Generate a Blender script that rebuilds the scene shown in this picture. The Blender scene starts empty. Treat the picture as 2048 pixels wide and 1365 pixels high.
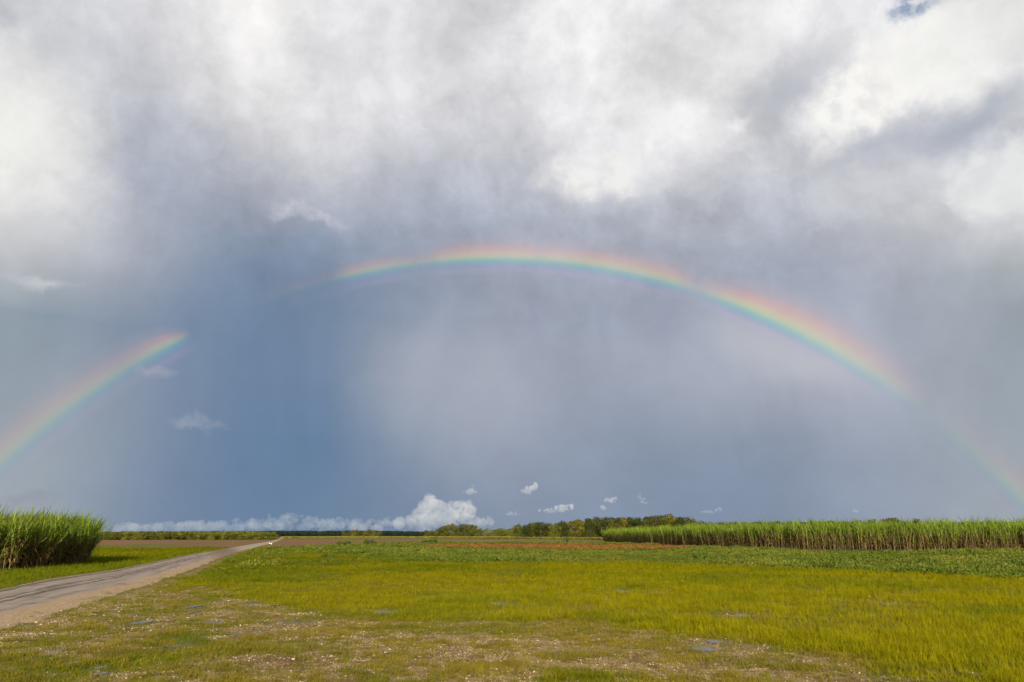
import bpy, math, random
import numpy as np
from mathutils import Vector, Matrix

S = bpy.context.scene
COL = S.collection
R = math.radians
random.seed(7)
rng = np.random.default_rng(11)

# ------------------------------------------------------------------ camera
CAM_H = 1.8
FPX = 1440.0                      # focal length in pixels of the 2048 px wide photograph
PITCH = math.atan((1073 - 682.5) / FPX)
cam_d = bpy.data.cameras.new("camera")
cam_d.sensor_width = 36
cam_d.lens = FPX / 2048 * 36
cam_d.clip_start = 0.1
cam_d.clip_end = 30000
cam = bpy.data.objects.new("camera", cam_d)
COL.objects.link(cam)
cam.location = (0, 0, CAM_H)
cam.rotation_euler = (math.pi / 2 + PITCH, 0, 0)
S.camera = cam
CP, SP = math.cos(PITCH), math.sin(PITCH)


def direction(px, py):
    a, b = (px - 1024) / FPX, -(py - 682.5) / FPX
    v = np.array([a, CP - b * SP, SP + b * CP])
    return v / np.linalg.norm(v)


def azel(px, py):
    v = direction(px, py)
    return math.degrees(math.atan2(v[0], v[1])), math.degrees(math.asin(v[2]))


def ground_at(px, py):
    v = direction(px, py)
    t = CAM_H / -v[2]
    return v[0] * t, v[1] * t


def project(v):
    d = v[1] * CP + v[2] * SP
    return 1024 + FPX * v[0] / d, 682.5 - FPX * (v[2] * CP - v[1] * SP) / d


# ------------------------------------------------------------------ exposure
EXPO = 0.68
GAIN = 2 ** EXPO
S.view_settings.view_transform = "Standard"
S.view_settings.look = "None"
S.view_settings.gamma = 1
S.view_settings.exposure = EXPO
S.view_settings.use_curve_mapping = False
S.render.engine = "CYCLES"
S.cycles.max_bounces = 8
S.cycles.transparent_max_bounces = 24
S.cycles.use_denoising = True
S.cycles.volume_bounces = 3
S.cycles.volume_max_steps = 256


def lin(c):
    out = []
    for v in c:
        v = v / 255
        out.append(v / 12.92 if v <= 0.04045 else ((v + 0.055) / 1.055) ** 2.4)
    return out


# ------------------------------------------------------------------ sun: behind the camera, antisolar point below the bow
SUN_EL, ANTI_AZ = 19.5, -1.0
a_el, a_az = R(SUN_EL), R(ANTI_AZ)
ANTI = Vector((math.sin(a_az) * math.cos(a_el), math.cos(a_az) * math.cos(a_el), -math.sin(a_el)))
sun_d = bpy.data.lights.new("sun", "SUN")
sun_d.energy = 5.0
sun_d.angle = R(0.53)
sun_d.color = (1.0, 0.89, 0.72)
sun = bpy.data.objects.new("sun", sun_d)
COL.objects.link(sun)
sun.rotation_euler = ANTI.to_track_quat("-Z", "Y").to_euler()
sun.location = (0, -50, 40)

# ------------------------------------------------------------------ world: clear Nishita sky behind a deck of rain cloud
W = bpy.data.worlds.new("World")
S.world = W
W.use_nodes = True
nt = W.node_tree
nt.nodes.clear()


class NB:
    """small helper that adds nodes to a tree"""
    def __init__(s, tree):
        s.t = tree

    def n(s, kind, **kw):
        o = s.t.nodes.new(kind)
        for k, v in kw.items():
            setattr(o, k, v)
        return o

    def put(s, sock, v):
        if isinstance(v, bpy.types.NodeSocket):
            s.t.links.new(v, sock)
        elif v is not None:
            sock.default_value = v

    def m(s, op, a, b=None, c=None, clamp=False):
        o = s.n("ShaderNodeMath", operation=op, use_clamp=clamp)
        for i, v in enumerate((a, b, c)):
            if v is not None:
                s.put(o.inputs[i], v)
        return o.outputs[0]

    def v(s, op, a, b=None, c=None):
        o = s.n("ShaderNodeVectorMath", operation=op)
        for i, x in enumerate((a, b, c)):
            if x is not None:
                s.put(o.inputs[i], x)
        return o.outputs["Value"] if op in ("LENGTH", "DISTANCE", "DOT_PRODUCT") else o.outputs[0]

    def scale(s, a, k):
        o = s.n("ShaderNodeVectorMath", operation="SCALE")
        s.put(o.inputs[0], a)
        s.put(o.inputs["Scale"], k)
        return o.outputs[0]

    def mr(s, x, a, b, c=0.0, d=1.0, smooth=True):
        o = s.n("ShaderNodeMapRange", interpolation_type="SMOOTHSTEP" if smooth else "LINEAR", clamp=True)
        s.put(o.inputs[0], x)
        for i, v in zip((1, 2, 3, 4), (a, b, c, d)):
            s.put(o.inputs[i], v)
        return o.outputs[0]

    def mix(s, f, a, b, blend="MIX"):
        o = s.n("ShaderNodeMix", data_type="RGBA", blend_type=blend)
        s.put(o.inputs[0], f)
        for i, c in ((6, a), (7, b)):
            s.put(o.inputs[i], c if isinstance(c, bpy.types.NodeSocket) else (*c[:3], 1))
        return o.outputs[2]

    def noise(s, vec, scale, detail=4, rough=0.55, dist=0.0, col=False, lac=2.0):
        o = s.n("ShaderNodeTexNoise")
        if vec is not None:
            s.put(o.inputs["Vector"], vec)
        o.inputs["Scale"].default_value = scale
        o.inputs["Detail"].default_value = detail
        o.inputs["Roughness"].default_value = rough
        o.inputs["Distortion"].default_value = dist
        o.inputs["Lacunarity"].default_value = lac
        return o.outputs[1] if col else o.outputs[0]

    def ramp(s, f, stops, interp="LINEAR"):
        o = s.n("ShaderNodeValToRGB")
        cr = o.color_ramp
        cr.interpolation = interp
        while len(cr.elements) < len(stops):
            cr.elements.new(0.5)
        for e, (p, c) in zip(cr.elements, stops):
            e.position = p
            e.color = (*c[:3], c[3] if len(c) > 3 else 1)
        s.put(o.inputs[0], f)
        return o.outputs[0]

    def comb(s, x, y, z=0.0):
        o = s.n("ShaderNodeCombineXYZ")
        for i, v in enumerate((x, y, z)):
            s.put(o.inputs[i], v)
        return o.outputs[0]

    def sep(s, v):
        o = s.n("ShaderNodeSeparateXYZ")
        s.put(o.inputs[0], v)
        return o.outputs


b = NB(nt)
D = b.n("ShaderNodeTexCoord").outputs["Generated"]
dx, dy, dz = b.sep(D)
AZ = b.m("MULTIPLY", b.m("ARCTAN2", dx, dy), 180 / math.pi)
EL = b.m("MULTIPLY", b.m("ARCSINE", dz), 180 / math.pi)
P0 = b.comb(AZ, EL)
# turbulence that bends the cloud edges
w_big = b.v("MULTIPLY", b.v("SUBTRACT", b.noise(D, 4.5, 3, 0.5, col=True), (0.5, 0.5, 0.5)), (9, 7, 0))
w_fine = b.v("MULTIPLY", b.v("SUBTRACT", b.noise(D, 17, 7, 0.62, col=True), (0.5, 0.5, 0.5)), (5.0, 4.2, 0))
P_soft = b.v("ADD", P0, b.scale(w_big, 0.42))
P_rag = b.v("ADD", P0, b.v("ADD", b.scale(w_big, 0.30), w_fine))

# colour of the cloud deck on a coarse grid of directions
gx = list(range(0, 2049, 128))
gy = [0, 90, 180, 270, 360, 450, 540, 630, 720, 810, 900, 1030]
GRID = [
    [205, 212, 214, 228, 248, 226, 224, 218, 220, 240, 230, 224, 236, 222, 208, 225, 222],
    [216, 204, 203, 226, 246, 220, 222, 216, 226, 236, 226, 234, 232, 218, 238, 230, 226],
    [238, 214, 195, 214, 236, 222, 222, 218, 220, 224, 236, 234, 200, 212, 245, 236, 215],
    [243, 226, 180, 190, 214, 218, 211, 208, 210, 224, 234, 238, 206, 208, 196, 180, 180],
    [240, 226, 174, 170, 186, 200, 188, 186, 192, 208, 212, 200, 196, 204, 206, 210, 228],
    [216, 210, 178, 158, 152, 156, 164, 166, 172, 176, 178, 180, 182, 188, 206, 208, 216],
    [186, 182, 166, 146, 138, 140, 148, 158, 166, 168, 170, 168, 166, 168, 176, 178, 180],
    [150, 152, 145, 136, 132, 134, 149, 160, 162, 162, 163, 166, 172, 174, 168, 166, 163],
    [156, 158, 150, 138, 132, 134, 163, 170, 171, 165, 167, 172, 180, 182, 170, 166, 163],
    [158, 160, 151, 137, 130, 132, 156, 168, 168, 161, 160, 164, 164, 172, 168, 165, 164],
    [162, 162, 149, 134, 128, 128, 143, 160, 160, 154, 150, 148, 148, 155, 160, 163, 165],
    [168, 160, 142, 134, 130, 132, 138, 144, 148, 148, 146, 145, 146, 152, 158, 163, 166]]
GRID = np.array(GRID, float)


def hue(L, px, py):
    """cloud white turns to slate blue as it darkens; greyer at both sides"""
    k = [120, 128, 135, 150, 165, 185, 205, 225, 245]
    r = np.interp(L, k, [-29, -25, -20, -13, -7, -4, -1, 1, 1])
    bl = np.interp(L, k, [34, 31, 26, 20, 16, 12, 6, 2, -2])
    side = min(1.0, max(0.0, (abs(px - 1024) - 700) / 300)) * (1 if py > 520 else 0.3)
    low = min(1.0, max(0.0, (py - 760) / 120)) * max(0.0, 1 - abs(px - 620) / 330)
    return (L + r - 2 * side - 2 * low, L, L + bl - 7 * side + 0 * low)


def deck(px, py):
    px, py = min(max(px, 0), 2048), min(max(py, 0), 1030)
    i = min(int(px // 128), 15)
    j = int(np.searchsorted(gy, py, side="right") - 1)
    j = min(max(j, 0), 10)
    u, w = (px - gx[i]) / 128, (py - gy[j]) / (gy[j + 1] - gy[j])
    L = (GRID[j, i] * (1 - u) + GRID[j, i + 1] * u) * (1 - w) + (GRID[j + 1, i] * (1 - u) + GRID[j + 1, i + 1] * u) * w
    return [x / GAIN for x in lin(hue(L, px, py))]


P_deck = b.v("ADD", P0, b.v("ADD", b.scale(w_big, 0.30), b.scale(w_fine, b.mr(EL, 12, 26, 0.10, 0.55))))
sx_, sy_, _ = b.sep(P_deck)
AZ01 = b.mr(sx_, -38, 38, 0, 1, smooth=False)
els = [0, 2, 4.5, 7, 9.5, 12, 14.5, 17, 19.5, 22, 24.5, 27, 29.5, 32, 34.5, 37, 40, 44]
azs = np.linspace(-38, 38, 31)
base = None
for k, e in enumerate(els):
    stops = []
    for a in azs:
        v = (math.sin(R(a)) * math.cos(R(e)), math.cos(R(a)) * math.cos(R(e)), math.sin(R(e)))
        stops.append(((a + 38) / 76, deck(*project(v))))
    c = b.ramp(AZ01, stops, "LINEAR")
    base = c if base is None else b.mix(b.mr(sy_, els[k - 1], e, smooth=False), base, c)

# soft rain shafts falling below the deck, and billows in its upper part
lean = b.m("ADD", b.m("ADD", AZ, b.m("MULTIPLY", EL, 0.12)), b.m("MULTIPLY", b.sep(w_big)[0], 0.5))
shaft = b.noise(b.comb(b.m("MULTIPLY", lean, 0.42), b.m("MULTIPLY", EL, 0.05)), 1.0, 3, 0.5)
shaft_amt = b.m("MULTIPLY", b.mr(EL, 2, 9), b.mr(EL, 27, 14))
shaft_f = b.m("ADD", 1.0, b.m("MULTIPLY", b.m("SUBTRACT", shaft, 0.5), b.m("MULTIPLY", b.m("MULTIPLY", shaft_amt, b.mr(b.noise(D, 3.2, 2), 0.42, 0.66)), 0.20)))
base = b.scale(base, shaft_f)
bill = b.noise(b.v("ADD", D, b.scale(b.noise(D, 5, 3, 0.5, col=True), 0.10)), 9, 8, 0.58)
bill_amt = b.m("MULTIPLY", b.mr(EL, 12, 26, 0.04, 0.14), b.mr(AZ, -14, 8, 0.75, 1.2))
base = b.scale(base, b.m("ADD", 1.0, b.m("MULTIPLY", b.mr(bill, 0.34, 0.66, -1, 1, smooth=False), bill_amt)))
wisp = b.noise(b.v("ADD", D, b.scale(b.noise(D, 12, 4, 0.6, col=True), 0.07)), 26, 7, 0.66)
base = b.scale(base, b.m("ADD", 1.0, b.m("MULTIPLY", b.mr(wisp, 0.34, 0.66, -1, 1, smooth=False), b.mr(EL, 13, 27, 0.012, 0.065))))
mott = b.noise(D, 2.6, 4, 0.5)
base = b.scale(base, b.m("ADD", 1.0, b.m("MULTIPLY", b.m("SUBTRACT", mott, 0.5), 0.10)))

puff = b.noise(D, 30, 8, 0.60)


def cloud_patch(px, py, w, h, rot, color, strength, soft=0.0, vec=None, tex=0.0, edge=1.0):
    """one cloud of the deck: an ellipse of directions with ragged edges"""
    global base
    a, e = azel(px, py)
    k = math.degrees(1 / FPX)
    mp = b.n("ShaderNodeMapping", vector_type="TEXTURE")
    b.put(mp.inputs[0], P_rag if vec is None else vec)
    mp.inputs[1].default_value = (a, e, 0)
    mp.inputs[2].default_value = (0, 0, R(rot))
    mp.inputs[3].default_value = (w * k, h * k, 1)
    d = b.v("LENGTH", mp.outputs[0])
    f = b.m("MULTIPLY", b.mr(d, edge, soft), strength)
    if tex:
        f = b.m("MULTIPLY", f, b.mr(puff, 0.5 - 0.25 * tex, 0.5 + 0.18 * tex, 1 - tex, 1))
    base = b.mix(f, base, [x / GAIN for x in lin(color)])


# (px, py, half width, half height, tilt, colour, strength)
cloud_patch(70, 250, 110, 150, 14, (250, 250, 246), 0.45, vec=P_rag)
cloud_patch(505, 90, 85, 120, -28, (253, 251, 252), 0.5, vec=P_rag)
cloud_patch(845, 750, 70, 230, -17, (172, 178, 190), 0.28, vec=P_soft)
cloud_patch(960, 760, 55, 190, -9, (174, 179, 191), 0.2, vec=P_soft)
cloud_patch(905, 660, 30, 120, -12, (146, 155, 176), 0.25, vec=P_deck)
cloud_patch(1072, 620, 20, 110, -2, (146, 153, 174), 0.32, vec=P_deck)
cloud_patch(1205, 650, 24, 105, 6, (147, 154, 176), 0.32, vec=P_deck)
cloud_patch(1335, 650, 34, 85, 10, (150, 156, 178), 0.32, vec=P_deck)
cloud_patch(1590, 700, 250, 75, -28, (192, 193, 199), 0.6, vec=P_soft)
cloud_patch(1340, 225, 190, 70, -22, (244, 242, 244), 0.6, soft=0.1, tex=0.75)
cloud_patch(1930, 240, 170, 42, 17, (163, 170, 184), 0.75, vec=P_deck)
cloud_patch(70, 1003, 60, 22, 8, (143, 147, 162), 0.45, tex=0.4)
cloud_patch(1470, 250, 40, 28, -20, (247, 245, 246), 0.8, tex=0.5)
cloud_patch(1830, 60, 60, 30, 20, (251, 250, 248), 0.7, tex=0.7)
cloud_patch(1800, 120, 50, 22, 10, (252, 251, 248), 0.7, tex=0.7)
cloud_patch(1085, 372, 50, 26, -30, (226, 226, 230), 0.6, tex=0.6)
cloud_patch(1290, 372, 80, 26, 8, (228, 228, 230), 0.6, tex=0.5)
cloud_patch(1190, 350, 150, 58, -4, (242, 241, 239), 0.92, soft=0.42, tex=0.45)
cloud_patch(1580, 175, 150, 95, 25, (184, 187, 195), 0.75)
cloud_patch(1500, 90, 110, 70, 20, (238, 236, 236), 0.75, tex=0.3)
cloud_patch(1760, 165, 210, 95, 18, (249, 248, 244), 1.0, soft=0.5, tex=0.45)
cloud_patch(1900, 90, 190, 80, 5, (232, 232, 230), 0.8, tex=0.35)
cloud_patch(1760, 300, 200, 55, 14, (184, 188, 200), 0.55)
cloud_patch(1710, 380, 150, 62, 4, (208, 209, 215), 0.7, soft=0.4, tex=0.4)
cloud_patch(2010, 365, 110, 80, -10, (231, 233, 232), 0.9, soft=0.6, tex=0.4)
cloud_patch(70, 560, 75, 20, 0, (200, 204, 208), 0.75, tex=0.4)
cloud_patch(1345, 22, 45, 40, 0, (200, 200, 206), 0.6, tex=0.4)
cloud_patch(8, 50, 40, 40, 0, (178, 180, 190), 0.6, tex=0.4)
cloud_patch(1095, 218, 22, 24, 40, (246, 243, 245), 0.6, tex=0.4)
cloud_patch(620, 428, 100, 24, -9, (203, 203, 211), 1.0, soft=0.1, tex=0.75)
cloud_patch(305, 742, 55, 17, -4, (164, 167, 183), 0.5, soft=0.2, tex=0.3)
cloud_patch(385, 848, 62, 15, 5, (168, 174, 187), 0.55, soft=0.1, tex=0.8)

# a torn hole that lets the blue sky through, and the open broken sky beyond the storm
sky = b.n("ShaderNodeTexSky", sky_type="NISHITA", sun_disc=False, sun_elevation=R(SUN_EL), sun_rotation=R(180 + ANTI_AZ))
clear = b.scale(sky.outputs[0], 0.10)
a_, e_ = azel(1815, 8)
mp = b.n("ShaderNodeMapping", vector_type="TEXTURE")
b.put(mp.inputs[0], P_rag)
mp.inputs[1].default_value = (a_, e_, 0)
mp.inputs[3].default_value = (2.6, 1.3, 1)
hole = b.m("MULTIPLY", b.mr(b.v("LENGTH", mp.outputs[0]), 1.0, 0.2), b.mr(puff, 0.42, 0.58))
base = b.mix(b.m("MULTIPLY", hole, 0.85), base, clear)
rear_cloud = b.mr(b.noise(D, 2.4, 7, 0.55), 0.44, 0.62)
rear = b.mix(b.m("MULTIPLY", rear_cloud, 0.85), clear, [0.62 / GAIN, 0.62 / GAIN, 0.65 / GAIN])
rear_f = b.m("MAXIMUM", b.mr(dy, 0.45, -0.25), b.mr(EL, 52, 80))
final = b.mix(rear_f, base, rear)
bg = b.n("ShaderNodeBackground")
b.put(bg.inputs[0], final)
bg.inputs[1].default_value = 1.0
out = b.n("ShaderNodeOutputWorld")
nt.links.new(bg.outputs[0], out.inputs[0])


# ------------------------------------------------------------------ helpers
def tag(o, label=None, cat=None, group=None, kind=None):
    for k, v in (("label", label), ("category", cat), ("group", group), ("kind", kind)):
        if v:
            o[k] = v
    return o


def link(name, me, mat=None, parent=None, loc=None):
    o = bpy.data.objects.new(name, me)
    COL.objects.link(o)
    if mat is not None and me is not None:
        me.materials.clear()
        me.materials.append(mat)
    if parent is not None:
        o.parent = parent
    if loc is not None:
        o.location = loc
    return o


def empty(name, loc=(0, 0, 0), rz=0.0):
    o = bpy.data.objects.new(name, None)
    COL.objects.link(o)
    o.location = loc
    o.rotation_euler = (0, 0, rz)
    o.empty_display_size = 0.3
    return o


def mesh(name, verts, faces, smooth=False):
    me = bpy.data.meshes.new(name)
    me.from_pydata([tuple(v) for v in verts], [], [tuple(f) for f in faces])
    if smooth:
        me.polygons.foreach_set("use_smooth", [True] * len(me.polygons))
    me.update()
    return me


def attr(me, name, values):
    a = me.attributes.new(name, "FLOAT", "POINT")
    a.data.foreach_set("value", np.asarray(values, np.float32))


class MB:
    def __init__(s):
        s.v, s.f = [], []

    def add(s, vs, fs):
        n = len(s.v)
        s.v.extend(vs)
        s.f.extend([[i + n for i in f] for f in fs])

    def tube(s, pts, rad, n=5):
        rings = []
        for i, p in enumerate(pts):
            p = Vector(p)
            q = Vector(pts[min(i + 1, len(pts) - 1)]) - Vector(pts[max(i - 1, 0)])
            q.normalize()
            x = q.orthogonal().normalized()
            y = q.cross(x)
            rings.append([p + (x * math.cos(2 * math.pi * k / n) + y * math.sin(2 * math.pi * k / n)) * rad[i] for k in range(n)])
        vs = [tuple(v) for r in rings for v in r]
        fs = []
        for i in range(len(pts) - 1):
            for k in range(n):
                fs.append((i * n + k, i * n + (k + 1) % n, (i + 1) * n + (k + 1) % n, (i + 1) * n + k))
        fs.append(tuple((len(pts) - 1) * n + k for k in range(n)))
        s.add(vs, fs)

    def box(s, c, d, rz=0.0):
        m = Matrix.Rotation(rz, 3, "Z")
        vs = [tuple(Vector(c) + m @ Vector((sx * d[0] / 2, sy * d[1] / 2, sz * d[2] / 2))) for sx in (-1, 1) for sy in (-1, 1) for sz in (-1, 1)]
        s.add(vs, [(0, 1, 3, 2), (4, 6, 7, 5), (0, 4, 5, 1), (2, 3, 7, 6), (0, 2, 6, 4), (1, 5, 7, 3)])

    def blade(s, base, az, length, width, lean, curl, seg=3):
        """a tapering strip that rises and arches over"""
        p = Vector(base)
        ang = lean
        side = Vector((-math.sin(az), math.cos(az), 0))
        out = Vector((math.cos(az), math.sin(az), 0))
        vs, n = [], 0
        for i in range(seg + 1):
            w = width * (1 - (i / seg) ** 1.5) if i else width * 0.7
            if i < seg:
                vs += [tuple(p - side * w / 2), tuple(p + side * w / 2)]
            else:
                vs.append(tuple(p))
            st = length / seg
            p = p + (out * math.sin(ang) + Vector((0, 0, 1)) * math.cos(ang)) * st
            ang += curl / seg
        fs = [(2 * i, 2 * i + 1, 2 * i + 3, 2 * i + 2) for i in range(seg - 1)]
        fs.append((2 * seg - 2, 2 * seg - 1, 2 * seg))
        s.add(vs, fs)

    def quad(s, c, nrm, size, asp=1.0):
        nrm = Vector(nrm).normalized()
        x = nrm.orthogonal().normalized()
        x = Matrix.Rotation(random.uniform(0, 6.28), 3, nrm) @ x
        y = nrm.cross(x)
        c = Vector(c)
        a, d = x * size, y * size * asp
        s.add([tuple(c - a), tuple(c - d * 0.8), tuple(c + a), tuple(c + d)], [(0, 1, 2, 3)])

    def mesh(s, name, smooth=False):
        return mesh(name, s.v, s.f, smooth)


def _hash(ix, iy, iz, seed):
    h = (ix.astype(np.int64) * 374761393 + iy.astype(np.int64) * 668265263 + iz.astype(np.int64) * 2147483647 + seed * 974711) & 0xFFFFFFFF
    h = ((h ^ (h >> 13)) * 1274126177) & 0xFFFFFFFF
    return ((h ^ (h >> 16)) & 0xFFFF) / 65535.0


def vnoise(x, y, z=None, seed=0):
    x, y = np.asarray(x, float), np.asarray(y, float)
    z = np.zeros_like(x) if z is None else np.asarray(z, float)
    x0, y0, z0 = np.floor(x), np.floor(y), np.floor(z)
    fx, fy, fz = x - x0, y - y0, z - z0
    fx, fy, fz = (f * f * (3 - 2 * f) for f in (fx, fy, fz))
    r = 0
    for i in (0, 1):
        for j in (0, 1):
            for k in (0, 1):
                w = (fx if i else 1 - fx) * (fy if j else 1 - fy) * (fz if k else 1 - fz)
                r = r + w * _hash(x0 + i, y0 + j, z0 + k, seed)
    return r


def fbm(x, y, z=None, oct=4, seed=0, gain=0.5):
    r, a, t, f = 0, 1.0, 0, 1.0
    for o in range(oct):
        r = r + a * vnoise(np.asarray(x) * f, np.asarray(y) * f, None if z is None else np.asarray(z) * f, seed + o * 17)
        t += a
        a *= gain
        f *= 2.03
    return r / t


def sstep(x, a, c):
    t = np.clip((np.asarray(x, float) - a) / (c - a), 0, 1)
    return t * t * (3 - 2 * t)


# ------------------------------------------------------------------ materials
def material(name):
    m = bpy.data.materials.new(name)
    m.use_nodes = True
    m.node_tree.nodes.clear()
    bb = NB(m.node_tree)
    o = bb.n("ShaderNodeOutputMaterial")
    return m, bb, o


def leaf_material(name, c1, c2, c3=None, instancer=False, trans=0.35, noise_scale=3.0, c3_amt=0.5):
    """leaves: two base colours mixed by a tint, mottled with a third"""
    m, q, o = material(name)
    if instancer:
        at = q.n("ShaderNodeAttribute", attribute_type="INSTANCER", attribute_name="tint")
        t = at.outputs["Fac"]
    else:
        t = q.n("ShaderNodeObjectInfo").outputs["Random"]
    col = q.mix(t, c1, c2)
    geo = q.n("ShaderNodeNewGeometry")
    if c3 is not None:
        col = q.mix(q.m("MULTIPLY", q.mr(geo.outputs["Random Per Island"], 0.45, 1.0, smooth=False), c3_amt), col, c3)
    n = q.noise(geo.outputs["Position"], noise_scale, 3)
    col = q.mix(1.0, col, q.ramp(n, [(0.25, (0.68, 0.70, 0.7)), (0.75, (1.3, 1.3, 1.25))]), "MULTIPLY")
    df = q.n("ShaderNodeBsdfDiffuse")
    q.put(df.inputs[0], col)
    tr = q.n("ShaderNodeBsdfTranslucent")
    q.put(tr.inputs[0], col)
    mx = q.n("ShaderNodeMixShader")
    mx.inputs[0].default_value = trans
    q.t.links.new(df.outputs[0], mx.inputs[1])
    q.t.links.new(tr.outputs[0], mx.inputs[2])
    q.t.links.new(mx.outputs[0], o.inputs[0])
    return m


def plain_material(name, c, rough=0.8, var=0.25, scale=6.0):
    m, q, o = material(name)
    n = q.noise(q.n("ShaderNodeNewGeometry").outputs["Position"], scale, 4)
    col = q.mix(1.0, c, q.ramp(n, [(0.25, [1 - var] * 3), (0.75, [1 + var] * 3)]), "MULTIPLY")
    p = q.n("ShaderNodeBsdfPrincipled")
    q.put(p.inputs["Base Color"], col)
    p.inputs["Roughness"].default_value = rough
    q.t.links.new(p.outputs[0], o.inputs[0])
    return m


# ------------------------------------------------------------------ layout of the fields in metres, read off the photograph
def line(pts):
    g = np.array([ground_at(*p) for p in pts])
    return g


def yline(pts):
    g = line(pts)
    o = np.argsort(g[:, 0])
    return g[o, 0], g[o, 1]


ROAD_L = line([(-320, 1275), (-150, 1212), (0, 1179), (100, 1158), (230, 1140), (300, 1126), (370, 1111), (420, 1102.5), (457, 1097), (500, 1089.5), (535, 1084), (552, 1080), (560, 1077.5), (566, 1075.6)])
ROAD_R = line([(-320, 1420), (-150, 1318), (0, 1263), (100, 1232), (230, 1191), (300, 1170), (370, 1145), (430, 1121), (485, 1102), (520, 1092.5), (545, 1086.2), (557, 1081.5), (563, 1078.4), (567.5, 1076.1)])
RT = np.linspace(0, 1, len(ROAD_L))
MARSH_X, MARSH_Y = yline([(380, 1148), (470, 1125), (560, 1118), (700, 1121), (850, 1124), (1000, 1125), (1300, 1127), (1600, 1137), (1800, 1146), (2048, 1160), (2400, 1185)])
WEED_X, WEED_Y = yline([(470, 1099), (540, 1094), (620, 1091), (700, 1088.5), (900, 1085.5), (1050, 1085), (1200, 1086), (1330, 1090), (1500, 1096)])
CANE_EDGE = line([(1209, 1085), (1300, 1090), (1400, 1094), (1500, 1097.3), (1620, 1100), (1800, 1102), (2048, 1104), (2350, 1106)])


def road_at(t):
    return (np.array([np.interp(t, RT, ROAD_L[:, 0]), np.interp(t, RT, ROAD_L[:, 1])]),
            np.array([np.interp(t, RT, ROAD_R[:, 0]), np.interp(t, RT, ROAD_R[:, 1])]))


def road_x(y):
    """left edge, right edge of the road at a distance"""
    return np.interp(y, ROAD_L[:, 1], ROAD_L[:, 0]), np.interp(y, ROAD_R[:, 1], ROAD_R[:, 0])


def blobs(x, y, lst):
    """largest of several soft ellipses given by photo position and size"""
    r = np.zeros_like(np.asarray(x, float))
    for px, py, w, h, s in lst:
        cx, cy = ground_at(px, py)
        _, y1 = ground_at(px, min(py + h, 1420))
        x2, _ = ground_at(px + w, py)
        ry, rx = max(abs(cy - y1), 0.05), max(abs(x2 - cx), 0.05)
        d = ((x - cx) / rx) ** 2 + ((y - cy) / ry) ** 2
        r = np.maximum(r, s * np.exp(-d))
    return r


SHORT_X, SHORT_Y = yline([(120, 1160), (300, 1166), (480, 1196), (620, 1226), (800, 1236), (1000, 1240), (1200, 1245), (1400, 1265), (1600, 1290), (1800, 1322), (2048, 1385), (2500, 1500)])
RED = [(1000, 1093.5, 150, 3.0, 1.0), (1180, 1094.5, 170, 3.2, 1.2), (880, 1092, 60, 2.0, 0.6), (1300, 1096.5, 60, 2.0, 0.8)]
BARE = [(1000, 1290, 330, 38, 1.0), (620, 1320, 260, 40, 1.0), (1330, 1330, 300, 40, 0.95), (430, 1185, 55, 9, 0.8), (880, 1345, 300, 50, 0.9), (160, 1300, 200, 26, 0.62),
        (380, 1235, 150, 22, 0.62), (520, 1265, 160, 18, 0.7), (1640, 1330, 140, 25, 0.75), (150, 1220, 120, 18, 0.75), (1400, 1285, 150, 18, 0.6), (60, 1262, 100, 20, 0.9),
        (760, 1225, 90, 8, 0.45), (1490, 1232, 60, 7, 0.7), (1950, 1345, 110, 14, 0.5), (300, 1350, 250, 20, 0.45), (520, 1215, 90, 10, 0.5), (1690, 1360, 120, 15, 0.7)]
LUSH = [(1170, 1345, 150, 22, 1.0), (200, 1330, 130, 22, 0.7), (370, 1282, 70, 14, 0.9), (1990, 1225, 130, 14, 1.0), (1620, 1225, 110, 9, 0.6), (1800, 1340, 180, 16, 0.5), (480, 1140, 110, 16, 0.7),
        (700, 1128, 500, 9, 0.45), (1850, 1168, 260, 10, 0.4)]
PUD = [(388, 1213, 9, 4), (394, 1222, 11, 4), (322, 1259, 12, 4), (308, 1267, 15, 4), (480, 1269, 18, 5), (514, 1267, 22, 4), (150, 1324, 14, 5), (198, 1334, 12, 4), (204, 1346, 14, 5), (219, 1220, 14, 4), (393, 1157, 10, 2.5), (577, 1247, 20, 4), (495, 1210, 16, 4),
       (771, 1225, 24, 5), (996, 1207, 22, 4), (1181, 1217, 8, 8), (1212, 1199, 9, 5), (1242, 1182, 14, 3), (1329, 1190, 9, 8), (1485, 1229, 34, 5), (1510, 1240, 14, 4), (1552, 1210, 18, 4), (1592, 1217, 20, 4),
       (1674, 1199, 13, 4), (1778, 1207, 20, 4), (1745, 1231, 28, 3), (1406, 1298, 26, 7), (1430, 1283, 18, 5), (1537, 1323, 22, 7), (1994, 1341, 16, 6), (280, 1245, 16, 5), (345, 1290, 20, 5), (120, 1300, 20, 6),
       (430, 1245, 20, 4)]


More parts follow.
